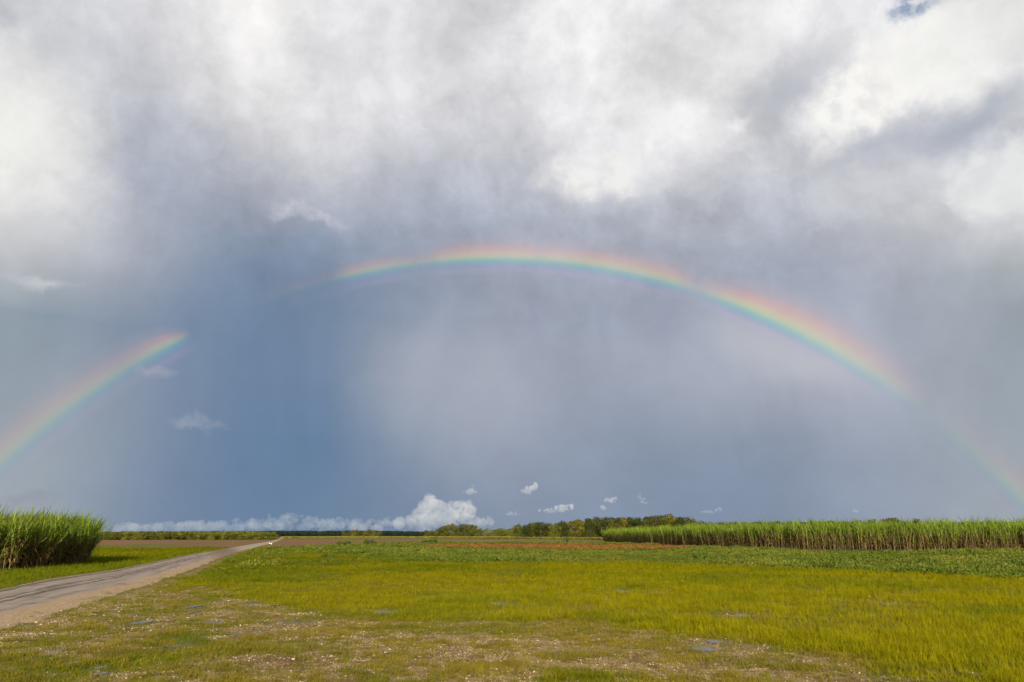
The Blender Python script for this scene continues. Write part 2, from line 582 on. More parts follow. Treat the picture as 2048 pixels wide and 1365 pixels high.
def zones(x, y):
    """weights of what covers the ground at each point"""
    x, y = np.asarray(x, float), np.asarray(y, float)
    rl, rr = road_x(y)
    jit = (fbm(x * 0.25, y * 0.25, seed=3) - 0.5)
    right = sstep(x - rr, -0.15, 0.4)
    left = sstep(rl - x, -0.15, 0.4)
    ym = np.interp(x, MARSH_X, MARSH_Y) * (1 + 0.16 * jit)
    yw = np.interp(x, WEED_X, WEED_Y) * (1 + 0.10 * jit)
    marsh = right * sstep(ym - y, -3.5, 3.5)
    weed = right * (1 - sstep(ym - y, -3.5, 3.5)) * sstep(yw - y, -6, 6)
    far = right * (1 - sstep(yw - y, -6, 6))
    bare = blobs(x, y, BARE)
    shoulder = right * (1 - sstep(x - rr, 0.1, 0.9 + 1.6 * fbm(x * 0.9, y * 0.9, seed=8)))
    ragged = fbm(x * 1.5, y * 1.5, seed=5, oct=5, gain=0.65)
    bare = np.clip(sstep(bare * 1.05 + (ragged - 0.5) * 1.7, 0.34, 0.72), 0, 1) * marsh
    bare = np.maximum(bare, sstep(shoulder + (ragged - 0.5) * 1.2, 0.3, 0.8))
    lush = blobs(x, y, LUSH)
    wob = 1 + 0.28 * (fbm(x * 0.45, y * 0.45, seed=9, oct=4, gain=0.6) - 0.5)
    near = marsh * sstep(np.interp(x, SHORT_X, SHORT_Y) * wob - y, -0.8, 0.8)
    mix = sstep(fbm(x * 1.1, y * 1.1, seed=10, oct=5, gain=0.68) - 0.35 * lush, 0.36, 0.58)
    bare = np.maximum(bare, near * 0.85 * mix)
    return dict(marsh=marsh, weed=weed, far=far, bare=bare, lush=lush, near=near, left=left, right=right)


PUDW = []
for px, py, w, h in PUD:
    cx, cy = ground_at(px, py)
    PUDW.append((cx, cy, 0.85 * abs(ground_at(px + w, py)[0] - cx), 0.8 * abs(ground_at(px, py - h)[1] - cy)))


def height(x, y):
    x, y = np.asarray(x, float), np.asarray(y, float)
    d = np.hypot(x, y)
    rl, rr = road_x(y)
    off = np.maximum(np.maximum(rl - x, x - rr), 0)
    k = sstep(off, 0.2, 3.0) * (1 - sstep(d, 60, 110))
    h = k * ((fbm(x * 0.35, y * 0.35, seed=1, oct=3) - 0.5) * 0.10 + (fbm(x * 1.6, y * 1.6, seed=2, oct=4, gain=0.6) - 0.5) * 0.07)
    for cx, cy, rx, ry in PUDW:
        g = np.exp(-(((x - cx) / (rx * 1.2)) ** 2 + ((y - cy) / (ry * 1.2)) ** 2))
        h = h * (1 - g) - 0.012 * g
    return h


# ------------------------------------------------------------------ ground sheet
ang = np.unique(np.concatenate([np.arange(-52, 52.01, 0.30), np.arange(52, 308.01, 4.0)]))
ang = ang[ang < 308 - 1e-6]
rad = np.concatenate([[0.0], np.geomspace(1.5, 9000, 430)])
A_, R_ = np.meshgrid(np.radians(ang), rad[1:])
gx_, gy_ = (np.sin(A_) * R_).ravel(), (np.cos(A_) * R_).ravel()
gz_ = height(gx_, gy_)
na, nr = len(ang), len(rad) - 1
verts = np.column_stack([np.append(gx_, 0), np.append(gy_, 0), np.append(gz_, height(np.array([0.0]), np.array([0.0]))[0])])
ii, jj = np.meshgrid(np.arange(nr - 1), np.arange(na), indexing="ij")
jn = (jj + 1) % na
quads = np.stack([ii * na + jj, (ii + 1) * na + jj, (ii + 1) * na + jn, ii * na + jn], -1).reshape(-1, 4)
cen = nr * na
tris = [(cen, k, (k + 1) % na) for k in range(na)]
gme = mesh("ground", verts, [tuple(f) for f in quads.tolist()] + tris, smooth=True)
zz = zones(verts[:, 0], verts[:, 1])
X_, Y_ = verts[:, 0], verts[:, 1]
rl_, rr_ = road_x(Y_)
# left of the road: mown verge, then a ploughed field beyond
lx, ly = yline([(-300, 1101), (120, 1098), (220, 1096.5), (330, 1097), (400, 1096), (450, 1093), (500, 1087.5), (530, 1084)])
plough_l = zz["left"] * sstep(Y_ - np.interp(X_, lx, ly) * (1 + 0.06 * (fbm(X_ * 0.1, Y_ * 0.1, seed=4) - 0.5)), -3, 3)
lim_l = ground_at(300, 1080.2)[1]
plough_l *= 1 - sstep(Y_, lim_l * 0.98, lim_l * 1.02)
cx_, cy_ = yline([(560, 1077.8), (700, 1077.5), (900, 1077.3), (1250, 1077.6)])
plough_r = zz["far"] * (1 - sstep(Y_, 520, 560)) * (1 - sstep(X_, 40, 75))
red = np.clip(np.maximum(blobs(X_, Y_, RED), blobs(X_, Y_, [(600, 1119, 60, 3, 0.4), (1200, 1118, 100, 3, 0.5)])), 0, 1) * zz["weed"]
tan = blobs(X_, Y_, [(700, 1090, 80, 2.5, 0.7), (1000, 1083, 130, 1.5, 0.6), (330, 1107, 110, 3, 0.5)])
attr(gme, "bare", zz["bare"])
attr(gme, "marsh", zz["marsh"])
attr(gme, "weed", zz["weed"])
attr(gme, "plough", np.maximum(plough_l, plough_r))
attr(gme, "red", red)
attr(gme, "lush", np.clip(zz["lush"], 0, 1))
attr(gme, "tan", tan)
mud = blobs(X_, Y_, [(560, 1316, 110, 7, 1.0), (470, 1322, 60, 6, 0.8), (900, 1306, 60, 5, 0.8), (690, 1362, 70, 8, 1.0), (640, 1306, 60, 5, 0.8), (1740, 1365, 60, 6, 0.6), (1480, 1229, 50, 6, 0.9)])
attr(gme, "mud", mud)
wet = blobs(X_, Y_, [(px, py, w * 2.6, h * 2.0, 0.9) for px, py, w, h in PUD])
attr(gme, "wet", wet)

m, q, o = material("field_soil")
pos = q.n("ShaderNodeNewGeometry").outputs["Position"]


def A(name, qq):
    return qq.n("ShaderNodeAttribute", attribute_type="GEOMETRY", attribute_name=name).outputs["Fac"]


n1 = q.noise(pos, 0.15, 5)
n2 = q.noise(pos, 2.3, 6, 0.65)
n3 = q.noise(pos, 14, 6, 0.75)
n4 = q.noise(pos, 0.02, 4)
grassy = q.mix(q.mr(n1, 0.35, 0.65), (0.075, 0.100, 0.012), (0.115, 0.110, 0.014))
marsh_c = q.mix(q.mr(n2, 0.3, 0.7), (0.135, 0.115, 0.006), (0.095, 0.095, 0.007))
weed_c = q.mix(q.mr(n2, 0.3, 0.7), (0.070, 0.095, 0.014), (0.105, 0.112, 0.018))
col = q.mix(A("marsh", q), grassy, marsh_c)
col = q.mix(A("weed", q), col, weed_c)
col = q.mix(q.m("MULTIPLY", A("lush", q), 0.7), col, (0.055, 0.095, 0.016))
furrow = q.noise(q.v("MULTIPLY", pos, (0.02, 0.25, 1)), 1.0, 4)
plough_c = q.mix(q.mr(furrow, 0.35, 0.65), (0.130, 0.070, 0.032), (0.185, 0.110, 0.055))
col = q.mix(A("plough", q), col, plough_c)
col = q.mix(A("tan", q), col, (0.20, 0.145, 0.07))
col = q.mix(A("red", q), col, (0.12, 0.045, 0.018))
gcol = q.ramp(n3, [(0.28, (0.085, 0.058, 0.020)), (0.46, (0.190, 0.130, 0.052)), (0.60, (0.29, 0.205, 0.095)), (0.72, (0.39, 0.295, 0.155))])
gcol = q.mix(q.mr(n2, 0.46, 0.60, 0, 0.8), gcol, (0.105, 0.066, 0.022))
col = q.mix(A("bare", q), col, gcol)
col = q.mix(q.m("MULTIPLY", A("mud", q), 0.8), col, (0.095, 0.050, 0.026))
wetf = q.m("MULTIPLY", A("wet", q), q.mr(n2, 0.40, 0.60))
col = q.mix(q.m("MULTIPLY", wetf, 0.6), col, (0.055, 0.045, 0.035))
pr = q.n("ShaderNodeBsdfPrincipled")
q.put(pr.inputs["Base Color"], col)
q.put(pr.inputs["Roughness"], q.mr(wetf, 0.3, 0.9, 0.92, 0.25))
q.put(pr.inputs["Specular IOR Level"], q.mr(wetf, 0.3, 0.9, 0.06, 0.5))
bm = q.n("ShaderNodeBump")
bm.inputs["Strength"].default_value = 0.6
bm.inputs["Distance"].default_value = 0.03
q.put(bm.inputs["Height"], q.m("ADD", n3, q.m("MULTIPLY", n2, 1.5)))
q.put(pr.inputs["Normal"], bm.outputs[0])
q.t.links.new(pr.outputs[0], o.inputs[0])
ground = link("ground", gme, m)
tag(ground, "wide flat field of grass, gravel and ploughed soil", "ground", kind="structure")

# ------------------------------------------------------------------ road
ts = []
for k in range(len(RT) - 1):
    ln = np.linalg.norm(ROAD_L[k + 1] - ROAD_L[k])
    ts += list(np.linspace(RT[k], RT[k + 1], max(3, min(60, int(ln / 0.35))), endpoint=False))
ts.append(1.0)
nac = 40
rv, rf, acr, lon = [], [], [], []
dist = 0.0
prev = None
for t in ts:
    l, r = road_at(t)
    wob = (fbm(l[0] * 0.4, l[1] * 0.4, seed=21) - 0.5) * 0.10
    wob2 = (fbm(r[0] * 0.7, r[1] * 0.7, seed=22) - 0.5) * 0.14
    l2, r2 = l + (l - r) * wob, r + (r - l) * wob2
    if prev is not None:
        dist += np.linalg.norm(l - prev)
    prev = l
    for k in range(nac + 1):
        s = k / nac
        p = l2 * (1 - s) + r2 * s
        crown = 0.05 * (1 - (2 * s - 1) ** 2)
        rut = 0
        for c, wd, dp in ((0.10, 0.035, 0.022), (0.40, 0.020, 0.035), (0.50, 0.018, 0.03), (0.70, 0.05, 0.012)):
            rut -= dp * math.exp(-((s - c + wob * 0.15) / wd) ** 2)
        ridge = 0.02 * math.exp(-((s - 0.45) / 0.02) ** 2)
        z = 0.012 + crown + rut * (0.6 + 0.8 * fbm(p[0] * 0.8, p[1] * 0.8, seed=30)) + ridge + 0.012 * (fbm(p[0] * 3, p[1] * 3, seed=31) - 0.5)
        if k in (0, nac):
            z = -0.01
        rv.append((p[0], p[1], float(z)))
        acr.append(s)
        lon.append(dist)
for i in range(len(ts) - 1):
    for k in range(nac):
        a0 = i * (nac + 1) + k
        rf.append((a0, a0 + 1, a0 + nac + 2, a0 + nac + 1))
rme = mesh("road", rv, rf, smooth=True)
attr(rme, "across", acr)
attr(rme, "along", lon)
m, q, o = material("packed_gravel")
pos = q.n("ShaderNodeNewGeometry").outputs["Position"]
ac = A("across", q)
al = A("along", q)
streak = q.noise(q.comb(q.m("MULTIPLY", ac, 22), q.m("MULTIPLY", al, 0.12)), 1.0, 4, 0.6)
gr = q.noise(pos, 16, 7, 0.78)
pt = q.noise(pos, 1.6, 5, 0.6)
acw = q.m("ADD", ac, q.m("MULTIPLY", q.m("SUBTRACT", pt, 0.5), 0.06))
grey = q.mix(q.mr(streak, 0.35, 0.65), (0.180, 0.145, 0.115), (0.275, 0.228, 0.186))
for c, wd in ((0.40, 0.022), (0.50, 0.018), (0.10, 0.05)):
    f = q.mr(q.m("ABSOLUTE", q.m("SUBTRACT", acw, c)), wd * 1.6, wd * 0.3)
    grey = q.mix(q.m("MULTIPLY", f, 0.85), grey, (0.075, 0.050, 0.034))
tanc = q.ramp(gr, [(0.3, (0.19, 0.125, 0.07)), (0.5, (0.31, 0.215, 0.125)), (0.7, (0.44, 0.33, 0.21))])
col = q.mix(q.mr(acw, 0.70, 0.82), grey, tanc)
edge = q.mr(acw, 0.09, 0.02)
col = q.mix(q.m("MULTIPLY", edge, 0.7), col, tanc)
col = q.mix(1.0, col, q.ramp(gr, [(0.25, (0.72, 0.72, 0.72)), (0.75, (1.25, 1.25, 1.25))]), "MULTIPLY")
blot = q.noise(pos, 0.7, 6, 0.7)
col = q.mix(q.m("MULTIPLY", q.mr(blot, 0.54, 0.66), 0.55), col, (0.085, 0.060, 0.045))
farp = q.mr(al, 95, 130)
col = q.mix(q.m("MULTIPLY", farp, 0.7), col, (0.30, 0.25, 0.18))
dampf = q.m("MULTIPLY", q.mr(al, 78, 92), q.mr(al, 112, 98))
col = q.mix(q.m("MULTIPLY", dampf, 0.75), col, (0.15, 0.092, 0.066))
pr = q.n("ShaderNodeBsdfPrincipled")
q.put(pr.inputs["Base Color"], col)
pr.inputs["Roughness"].default_value = 0.9
pr.inputs["Specular IOR Level"].default_value = 0.12
bm = q.n("ShaderNodeBump")
bm.inputs["Strength"].default_value = 0.5
bm.inputs["Distance"].default_value = 0.02
q.put(bm.inputs["Height"], gr)
q.put(pr.inputs["Normal"], bm.outputs[0])
q.t.links.new(pr.outputs[0], o.inputs[0])
tag(link("road", rme, m), "grey gravel farm track with tyre ruts and tan shoulder", "road", kind="structure")

# ------------------------------------------------------------------ puddles
m, q, o = material("puddle_water")
pos = q.n("ShaderNodeNewGeometry").outputs["Position"]
pr = q.n("ShaderNodeBsdfPrincipled")
pr.inputs["Base Color"].default_value = (0.13, 0.115, 0.095, 1)
pr.inputs["Roughness"].default_value = 0.22
pr.inputs["Specular IOR Level"].default_value = 0.35
pr.inputs["IOR"].default_value = 1.5
bm = q.n("ShaderNodeBump")
bm.inputs["Strength"].default_value = 0.08
bm.inputs["Distance"].default_value = 0.01
q.put(bm.inputs["Height"], q.noise(pos, 9, 3))
q.put(pr.inputs["Normal"], bm.outputs[0])
q.t.links.new(pr.outputs[0], o.inputs[0])
WATER = m
for (cx, cy, rx, ry) in PUDW:
    n = 90
    vs = [(cx, cy, -0.004)]
    ph = random.uniform(0, 50)
    for k in range(n):
        t = 2 * math.pi * k / n
        rr = 0.15 + 1.7 * float(fbm(math.cos(t) * 2.2 + ph, math.sin(t) * 2.2 + ph, oct=5, gain=0.8))
        vs.append((cx + math.cos(t) * rx * rr, cy + math.sin(t) * ry * rr, -0.004))
    me = mesh("puddle", vs, [(0, k + 1, (k + 1) % n + 1) for k in range(n)])
    tag(link("puddle", me, WATER), kind="structure")


# ------------------------------------------------------------------ scattering: one object that instances a few small plants
def proto_collection(name, meshes, mat):
    c = bpy.data.collections.new(name)
    for i, me in enumerate(meshes):
        ob = bpy.data.objects.new(name + "_variant", me)
        me.materials.clear()
        mats = mat if isinstance(mat, (list, tuple)) else [mat]
        for mm in mats:
            me.materials.append(mm)
        c.objects.link(ob)
    return c


def scatter(name, pts, rot, scl, tint, coll, nvar, label, cat, tilt=None, kind="stuff"):
    n = len(pts)
    me = bpy.data.meshes.new(name)
    me.vertices.add(n)
    me.vertices.foreach_set("co", np.asarray(pts, np.float32).ravel())
    r3 = np.zeros((n, 3), np.float32)
    r3[:, 2] = rot
    if tilt is not None:
        r3[:, :2] = tilt
    a = me.attributes.new("rot", "FLOAT_VECTOR", "POINT")
    a.data.foreach_set("vector", r3.ravel())
    s3 = np.asarray(scl, np.float32)
    if s3.ndim == 1:
        s3 = np.repeat(s3[:, None], 3, 1)
    a = me.attributes.new("scl", "FLOAT_VECTOR", "POINT")
    a.data.foreach_set("vector", s3.ravel())
    attr(me, "tint", tint)
    a = me.attributes.new("idx", "INT", "POINT")
    a.data.foreach_set("value", rng.integers(0, nvar, n).astype(np.int32))
    ob = link(name, me)
    g = bpy.data.node_groups.new(name, "GeometryNodeTree")
    g.interface.new_socket("Geometry", in_out="INPUT", socket_type="NodeSocketGeometry")
    g.interface.new_socket("Geometry", in_out="OUTPUT", socket_type="NodeSocketGeometry")
    N = g.nodes.new
    gi, go = N("NodeGroupInput"), N("NodeGroupOutput")
    m2p = N("GeometryNodeMeshToPoints")
    iop = N("GeometryNodeInstanceOnPoints")
    ci = N("GeometryNodeCollectionInfo")
    ci.inputs["Collection"].default_value = coll
    ci.inputs["Separate Children"].default_value = True
    ci.inputs["Reset Children"].default_value = True
    iop.inputs["Pick Instance"].default_value = True

    def named(nm, dt):
        x = N("GeometryNodeInputNamedAttribute")
        x.data_type = dt
        x.inputs["Name"].default_value = nm
        return x.outputs["Attribute"]
    L = g.links.new
    L(gi.outputs[0], m2p.inputs["Mesh"])
    L(m2p.outputs[0], iop.inputs["Points"])
    L(ci.outputs[0], iop.inputs["Instance"])
    L(named("idx", "INT"), iop.inputs["Instance Index"])
    L(named("rot", "FLOAT_VECTOR"), iop.inputs["Rotation"])
    L(named("scl", "FLOAT_VECTOR"), iop.inputs["Scale"])
    L(iop.outputs[0], go.inputs[0])
    md = ob.modifiers.new("scatter", "NODES")
    md.node_group = g
    tag(ob, label, cat, kind=kind)
    return ob


def wedge_points(n, d0, d1, power=1.0, half=39.0):
    """random points in the view wedge, denser near the camera"""
    u = rng.random(n)
    if power == 0:
        d = np.sqrt(d0 ** 2 + u * (d1 ** 2 - d0 ** 2))
    else:
        d = d0 * (d1 / d0) ** u if power == 1 else (d0 ** (2 - power) + u * (d1 ** (2 - power) - d0 ** (2 - power))) ** (1 / (2 - power))
    a = np.radians(rng.uniform(-half, half, n))
    return np.sin(a) * d, np.cos(a) * d


# grass tufts
def tuft(nb, h, spread, width, lean, curl, seg=3):
    mb = MB()
    for _ in range(nb):
        a = random.uniform(0, 6.28)
        r = spread * math.sqrt(random.random())
        mb.blade((r * math.cos(a), r * math.sin(a), -0.01), random.uniform(0, 6.28), h * random.uniform(0.55, 1.15), width * random.uniform(0.7, 1.3), random.uniform(0.02, lean), random.uniform(0.1, curl), seg)
    return mb.mesh("tuft")


GRASS = leaf_material("marsh_grass", (0.220, 0.203, 0.003), (0.105, 0.138, 0.005), (0.235, 0.175, 0.012), instancer=True, trans=0.3, noise_scale=1.2, c3_amt=0.55)
tall = proto_collection("grass_tuft", [tuft(16, 0.22, 0.11, 0.007, 0.65, 1.1) for _ in range(4)] + [tuft(30, 0.19, 0.13, 0.007, 0.9, 1.3), tuft(7, 0.36, 0.12, 0.006, 0.5, 0.9)], GRASS)
short = proto_collection("short_tuft", [tuft(14, 0.085, 0.06, 0.006, 0.9, 0.9, 2) for _ in range(6)], leaf_material("short_grass", (0.165, 0.135, 0.012), (0.075, 0.108, 0.008), (0.225, 0.155, 0.034), instancer=True, trans=0.25, noise_scale=1.5, c3_amt=0.6))


def on_road(x, y, pad=0.0):
    rl, rr = road_x(y)
    return (x > rl - pad) & (x < rr + pad)


x, y = wedge_points(190000, 7.2, 130, power=1.25)
z = zones(x, y)
rside = z["weed"] * sstep(road_x(y)[1] + 17 - x + 6 * (fbm(x * 0.1, y * 0.1, seed=63) - 0.5), -5, 5)
dens = np.maximum(z["marsh"], rside) * (1 - 0.985 * z["bare"]) * (0.25 + 0.95 * sstep(fbm(x * 0.5, y * 0.5, seed=41, oct=5, gain=0.6), 0.3, 0.62))
pw = np.zeros_like(x)
for cx, cy, rx, ry in PUDW:
    pw = np.maximum(pw, np.exp(-(((x - cx) / rx) ** 2 + ((y - cy) / ry) ** 2)))
dens *= (1 - np.clip(pw * 1.4, 0, 0.78)) * (1 - 0.72 * z["near"] * (1 - z["lush"]))
keep = (rng.random(len(x)) < dens) & ~on_road(x, y, 0.1)
x, y, d = x[keep], y[keep], np.hypot(x[keep], y[keep])
zk = {k: v[keep] for k, v in z.items()}
patch = fbm(x * 0.22, y * 0.22, seed=42)
tint = np.clip(0.28 + 2.8 * (patch - 0.52) + 1.4 * (fbm(x * 0.9, y * 0.9, seed=43) - 0.5) + 0.75 * zk["lush"] + 0.25 * zk["near"] + 0.2 * rside[keep] + rng.normal(0, 0.13, len(x)) + 0.25 * sstep(-x, 2, 9), 0, 1)
hs = (0.55 + 0.32 * sstep(x / d, -0.2, 0.55)) * rng.uniform(0.65, 1.25, len(x)) * (0.7 + 0.6 * patch) * (1 - 0.4 * zk["bare"]) * (1 - 0.55 * zk["near"] * (1 - 0.6 * zk["lush"]))
wid = np.clip(d / 22, 1, 2.6)
scatter("marsh_grass", np.column_stack([x, y, height(x, y)]), rng.uniform(0, 6.28, len(x)), np.column_stack([wid, wid, hs]), tint, tall, 6,
        "yellow green marsh grass covering the wet field in front", "grass")

x, y = wedge_points(170000, 7.2, 40, power=1.6)
z = zones(x, y)
clump = sstep(fbm(x * 1.1, y * 1.1, seed=45, oct=5, gain=0.65), 0.42, 0.62)
dens = np.maximum(z["right"], (x > road_x(y)[1] - 0.7) * 0.8) * (0.10 + 0.75 * clump) * sstep(fbm(x * 4, y * 4, seed=46), 0.35, 0.6)
keep = (rng.random(len(x)) < dens) & ~on_road(x, y, -0.15 - 0.5 * clump)
x, y = x[keep], y[keep]
tint = np.clip(0.35 + 1.6 * (fbm(x * 0.6, y * 0.6, seed=47) - 0.5) + rng.normal(0, 0.2, len(x)), 0, 1)
scatter("sparse_grass", np.column_stack([x, y, height(x, y)]), rng.uniform(0, 6.28, len(x)), rng.uniform(0.5, 1.35, len(x)), tint, short, 6,
        "short sparse grass tufts growing through the wet gravel", "grass")

# verge on the left of the road, up to the cane and the ploughed field
x, y = wedge_points(70000, 14, 140, power=1.2, half=40)
z = zones(x, y)
keep = (rng.random(len(x)) < z["left"] * sstep(np.interp(x, lx, ly) - y, -4, 2)) & (x < 0)
x, y = x[keep], y[keep]
patch = fbm(x * 0.15, y * 0.15, seed=49)
tint = np.clip(0.80 + 1.6 * (patch - 0.5) + rng.normal(0, 0.12, len(x)) - 0.45 * sstep(y, 62, 75) * (1 - sstep(y, 85, 100)), 0, 1)
d = np.hypot(x, y)
wid = np.clip(d / 20, 1, 4.5)
scatter("verge_grass", np.column_stack([x, y, height(x, y)]), rng.uniform(0, 6.28, len(x)), np.column_stack([wid, wid, rng.uniform(0.5, 1.1, len(x)) * (0.6 + 0.5 * sstep(d, 20, 60))]), tint, tall, 6,
        "green mown verge grass between the road and the cane", "grass")

# pebbles
def pebble():
    ico = [(-.52573, 0, .85065), (.52573, 0, .85065), (-.52573, 0, -.85065), (.52573, 0, -.85065), (0, .85065, .52573), (0, .85065, -.52573), (0, -.85065, .52573), (0, -.85065, -.52573), (.85065, .52573, 0), (-.85065, .52573, 0), (.85065, -.52573, 0), (-.85065, -.52573, 0)]
    fs = [(1, 4, 0), (4, 9, 0), (4, 5, 9), (8, 5, 4), (1, 8, 4), (1, 10, 8), (10, 3, 8), (8, 3, 5), (3, 2, 5), (3, 7, 2), (3, 10, 7), (10, 6, 7), (6, 11, 7), (6, 0, 11), (6, 1, 0), (10, 1, 6), (11, 0, 9), (2, 11, 9), (5, 2, 9), (11, 2, 7)]
    e = (random.uniform(0.8, 1.3), random.uniform(0.7, 1.1), random.uniform(0.45, 0.8))
    return mesh("pebble", [tuple(c * e[i] * random.uniform(0.8, 1.15) for i, c in enumerate(v)) for v in ico], fs)


m, q, o = material("pebble_stone")
t = q.n("ShaderNodeAttribute", attribute_type="INSTANCER", attribute_name="tint").outputs["Fac"]
col = q.ramp(t, [(0.0, (0.13, 0.095, 0.065)), (0.3, (0.26, 0.19, 0.095)), (0.55, (0.36, 0.275, 0.155)), (0.8, (0.44, 0.35, 0.22)), (1.0, (0.62, 0.55, 0.44))])
n = q.noise(q.n("ShaderNodeNewGeometry").outputs["Position"], 60, 3)
col = q.mix(1.0, col, q.ramp(n, [(0.3, (0.8, 0.8, 0.8)), (0.7, (1.15, 1.15, 1.15))]), "MULTIPLY")
pr = q.n("ShaderNodeBsdfPrincipled")
q.put(pr.inputs["Base Color"], col)
pr.inputs["Roughness"].default_value = 0.7
q.t.links.new(pr.outputs[0], o.inputs[0])
pebs = proto_collection("pebble_stone", [pebble() for _ in range(8)], m)
x, y = wedge_points(230000, 7.2, 30, power=1.7)
z = zones(x, y)
rl, rr = road_x(y)
sh = sstep((x - rl) / (rr - rl), 0.72, 0.88) * (x < rr + 0.6)
dens = np.maximum(z["bare"] * 0.75, sh * 0.7) + 0.03 * z["right"]
dens *= 0.35 + 0.9 * sstep(fbm(x * 1.3, y * 1.3, seed=51), 0.35, 0.65)
keep = (rng.random(len(x)) < dens) & (x > rl + 0.7 * (rr - rl))
x, y = x[keep], y[keep]
s = rng.lognormal(math.log(0.0072), 0.42, len(x)) * np.clip(np.hypot(x, y) / 15, 0.85, 1.2) * np.where(on_road(x, y, 0.4), 0.75, 1.0)
onr = on_road(x, y)
scatter("gravel", np.column_stack([x, y, height(x, y) + s * 0.2 + np.where(onr, 0.03, 0)]), rng.uniform(0, 6.28, len(x)), s, np.clip(rng.beta(1.9, 3.0, len(x)), 0, 1), pebs, 8,
        "tan gravel pebbles strewn over the bare wet ground", "gravel")


# weeds: a rough blanket of leafy vines
def leafy(n, rx, rz, size, up=0.5):
    mb = MB()
    for _ in range(n):
        a, u = random.uniform(0, 6.28), random.random() ** 0.5
        hz = rz * (1 - u * u) * random.uniform(0.4, 1.0) + 0.02
        nrm = Vector((random.gauss(0, 1), random.gauss(0, 1), random.gauss(up, 0.6)))
        mb.quad((rx * u * math.cos(a), rx * u * math.sin(a), hz), nrm, size * random.uniform(0.6, 1.3), random.uniform(0.5, 0.9))
    return mb.mesh("leafy")


VINE = leaf_material("vine_leaves", (0.072, 0.112, 0.011), (0.150, 0.160, 0.020), (0.21, 0.18, 0.06), instancer=True, trans=0.3, noise_scale=0.5, c3_amt=0.4)
vines = proto_collection("vine_clump", [leafy(70, 0.6, 0.38, 0.075) for _ in range(6)], VINE)
x, y = wedge_points(60000, 38, 240, power=1.1, half=40)
z = zones(x, y)
ex = np.interp(y, CANE_EDGE[::-1, 1], CANE_EDGE[::-1, 0], right=1e4)
red_p = blobs(x, y, RED)
roadside = sstep(np.interp(y, ROAD_R[:, 1], ROAD_R[:, 0]) + 16 - x + 6 * (fbm(x * 0.1, y * 0.1, seed=63) - 0.5), -5, 5)
keep = (rng.random(len(x)) < z["weed"] * (1 - 0.98 * sstep(red_p, 0.15, 0.4)) * (1 - 0.93 * roadside)) & ~on_road(x, y, 1.0)
x, y = x[keep], y[keep]
d = np.hypot(x, y)
bump = fbm(x * 0.12, y * 0.12, seed=61)
tint = np.clip(0.35 + 2.0 * (fbm(x * 0.25, y * 0.25, seed=62) - 0.5) + rng.normal(0, 0.15, len(x)), 0, 1)
sc = rng.uniform(0.7, 1.3, len(x)) * np.clip(d / 70, 0.8, 2.2)
scatter("weed_cover", np.column_stack([x, y, np.zeros(len(x))]), rng.uniform(0, 6.28, len(x)), np.column_stack([sc, sc, rng.uniform(0.5, 1.2, len(x)) * (0.25 + 1.0 * sstep(bump, 0.3, 0.7)) * (1 - 0.8 * sstep(blobs(x, y, [(1130, 1099, 300, 6, 1.0)]), 0.2, 0.7))]), tint, vines, 6,
        "green blanket of leafy vines and weeds behind the marsh grass", "weeds")


DRY = leaf_material("dry_weed", (0.150, 0.055, 0.018), (0.21, 0.105, 0.030), (0.10, 0.085, 0.02), instancer=True, trans=0.2, noise_scale=0.5, c3_amt=0.6)
dryc = proto_collection("dry_clump", [leafy(50, 0.6, 0.25, 0.08) for _ in range(5)], DRY)
x, y = wedge_points(30000, 60, 180, power=1.0, half=14)
red_p = blobs(x, y, RED) + 0.5 * (fbm(x * 0.4, y * 0.4, seed=66) - 0.5)
keep = (red_p > 0.28) & (rng.random(len(x)) < 0.5)
x, y = x[keep], y[keep]
scatter("dry_weeds", np.column_stack([x, y, np.zeros(len(x))]), rng.uniform(0, 6.28, len(x)), np.column_stack([rng.uniform(0.8, 1.4, len(x))] * 2 + [rng.uniform(0.5, 1.3, len(x))]), rng.random(len(x)), dryc, 5,
        "red brown strip of dry weeds across the green weeds right of centre", "weeds")


# ------------------------------------------------------------------ sugar cane
def cane_meshes(h, nst, nleaf, lean_az, lean, width, spread, dry=1.3, low=0.35, leaf=(0.30, 0.46)):
    st, gl, dl = MB(), MB(), MB()
    for _ in range(nst):
        wild = random.random() < (0.85 if low < 0.15 else 0.55)
        a = random.uniform(0, 6.28)
        r = spread * math.sqrt(random.random())
        bx, by = r * math.cos(a), r * math.sin(a)
        la = lean_az + random.gauss(0, 0.7)
        k = lean * random.uniform(0.3, 1.5)
        hs = h * random.uniform(0.52, 0.72)
        pts = []
        for i in range(4):
            t = i / 3
            off = k * hs * t * t
            pts.append((bx + off * math.cos(la), by + off * math.sin(la), hs * t - 0.03))
        st.tube(pts, [0.024, 0.022, 0.02, 0.014], 4)
        for j in range(nleaf):
            t = (random.uniform(low, 1.0) if wild else random.uniform(0.55, 1.0)) if j else 1.0
            off = k * hs * t * t
            base = (bx + off * math.cos(la), by + off * math.sin(la), hs * t)
            az = random.uniform(0, 6.28) if random.random() < 0.55 else la + random.gauss(0, 0.6)
            gl.blade(base, az, h * random.uniform(*leaf), width * random.uniform(0.7, 1.3), random.uniform(0.05, 0.5), random.uniform(0.2, 1.9), 4)
        for j in range(int(nleaf * dry)):
            t = random.uniform(0.10, 0.70)
            off = k * hs * t * t
            base = (bx + off * math.cos(la), by + off * math.sin(la), hs * t)
            dl.blade(base, random.uniform(0, 6.28), h * random.uniform(0.16, 0.30), width * random.uniform(0.6, 1.2), random.uniform(0.3, 1.3), random.uniform(0.9, 2.4), 3)
    return st.mesh("stalks"), gl.mesh("green_leaves"), dl.mesh("dry_leaves")


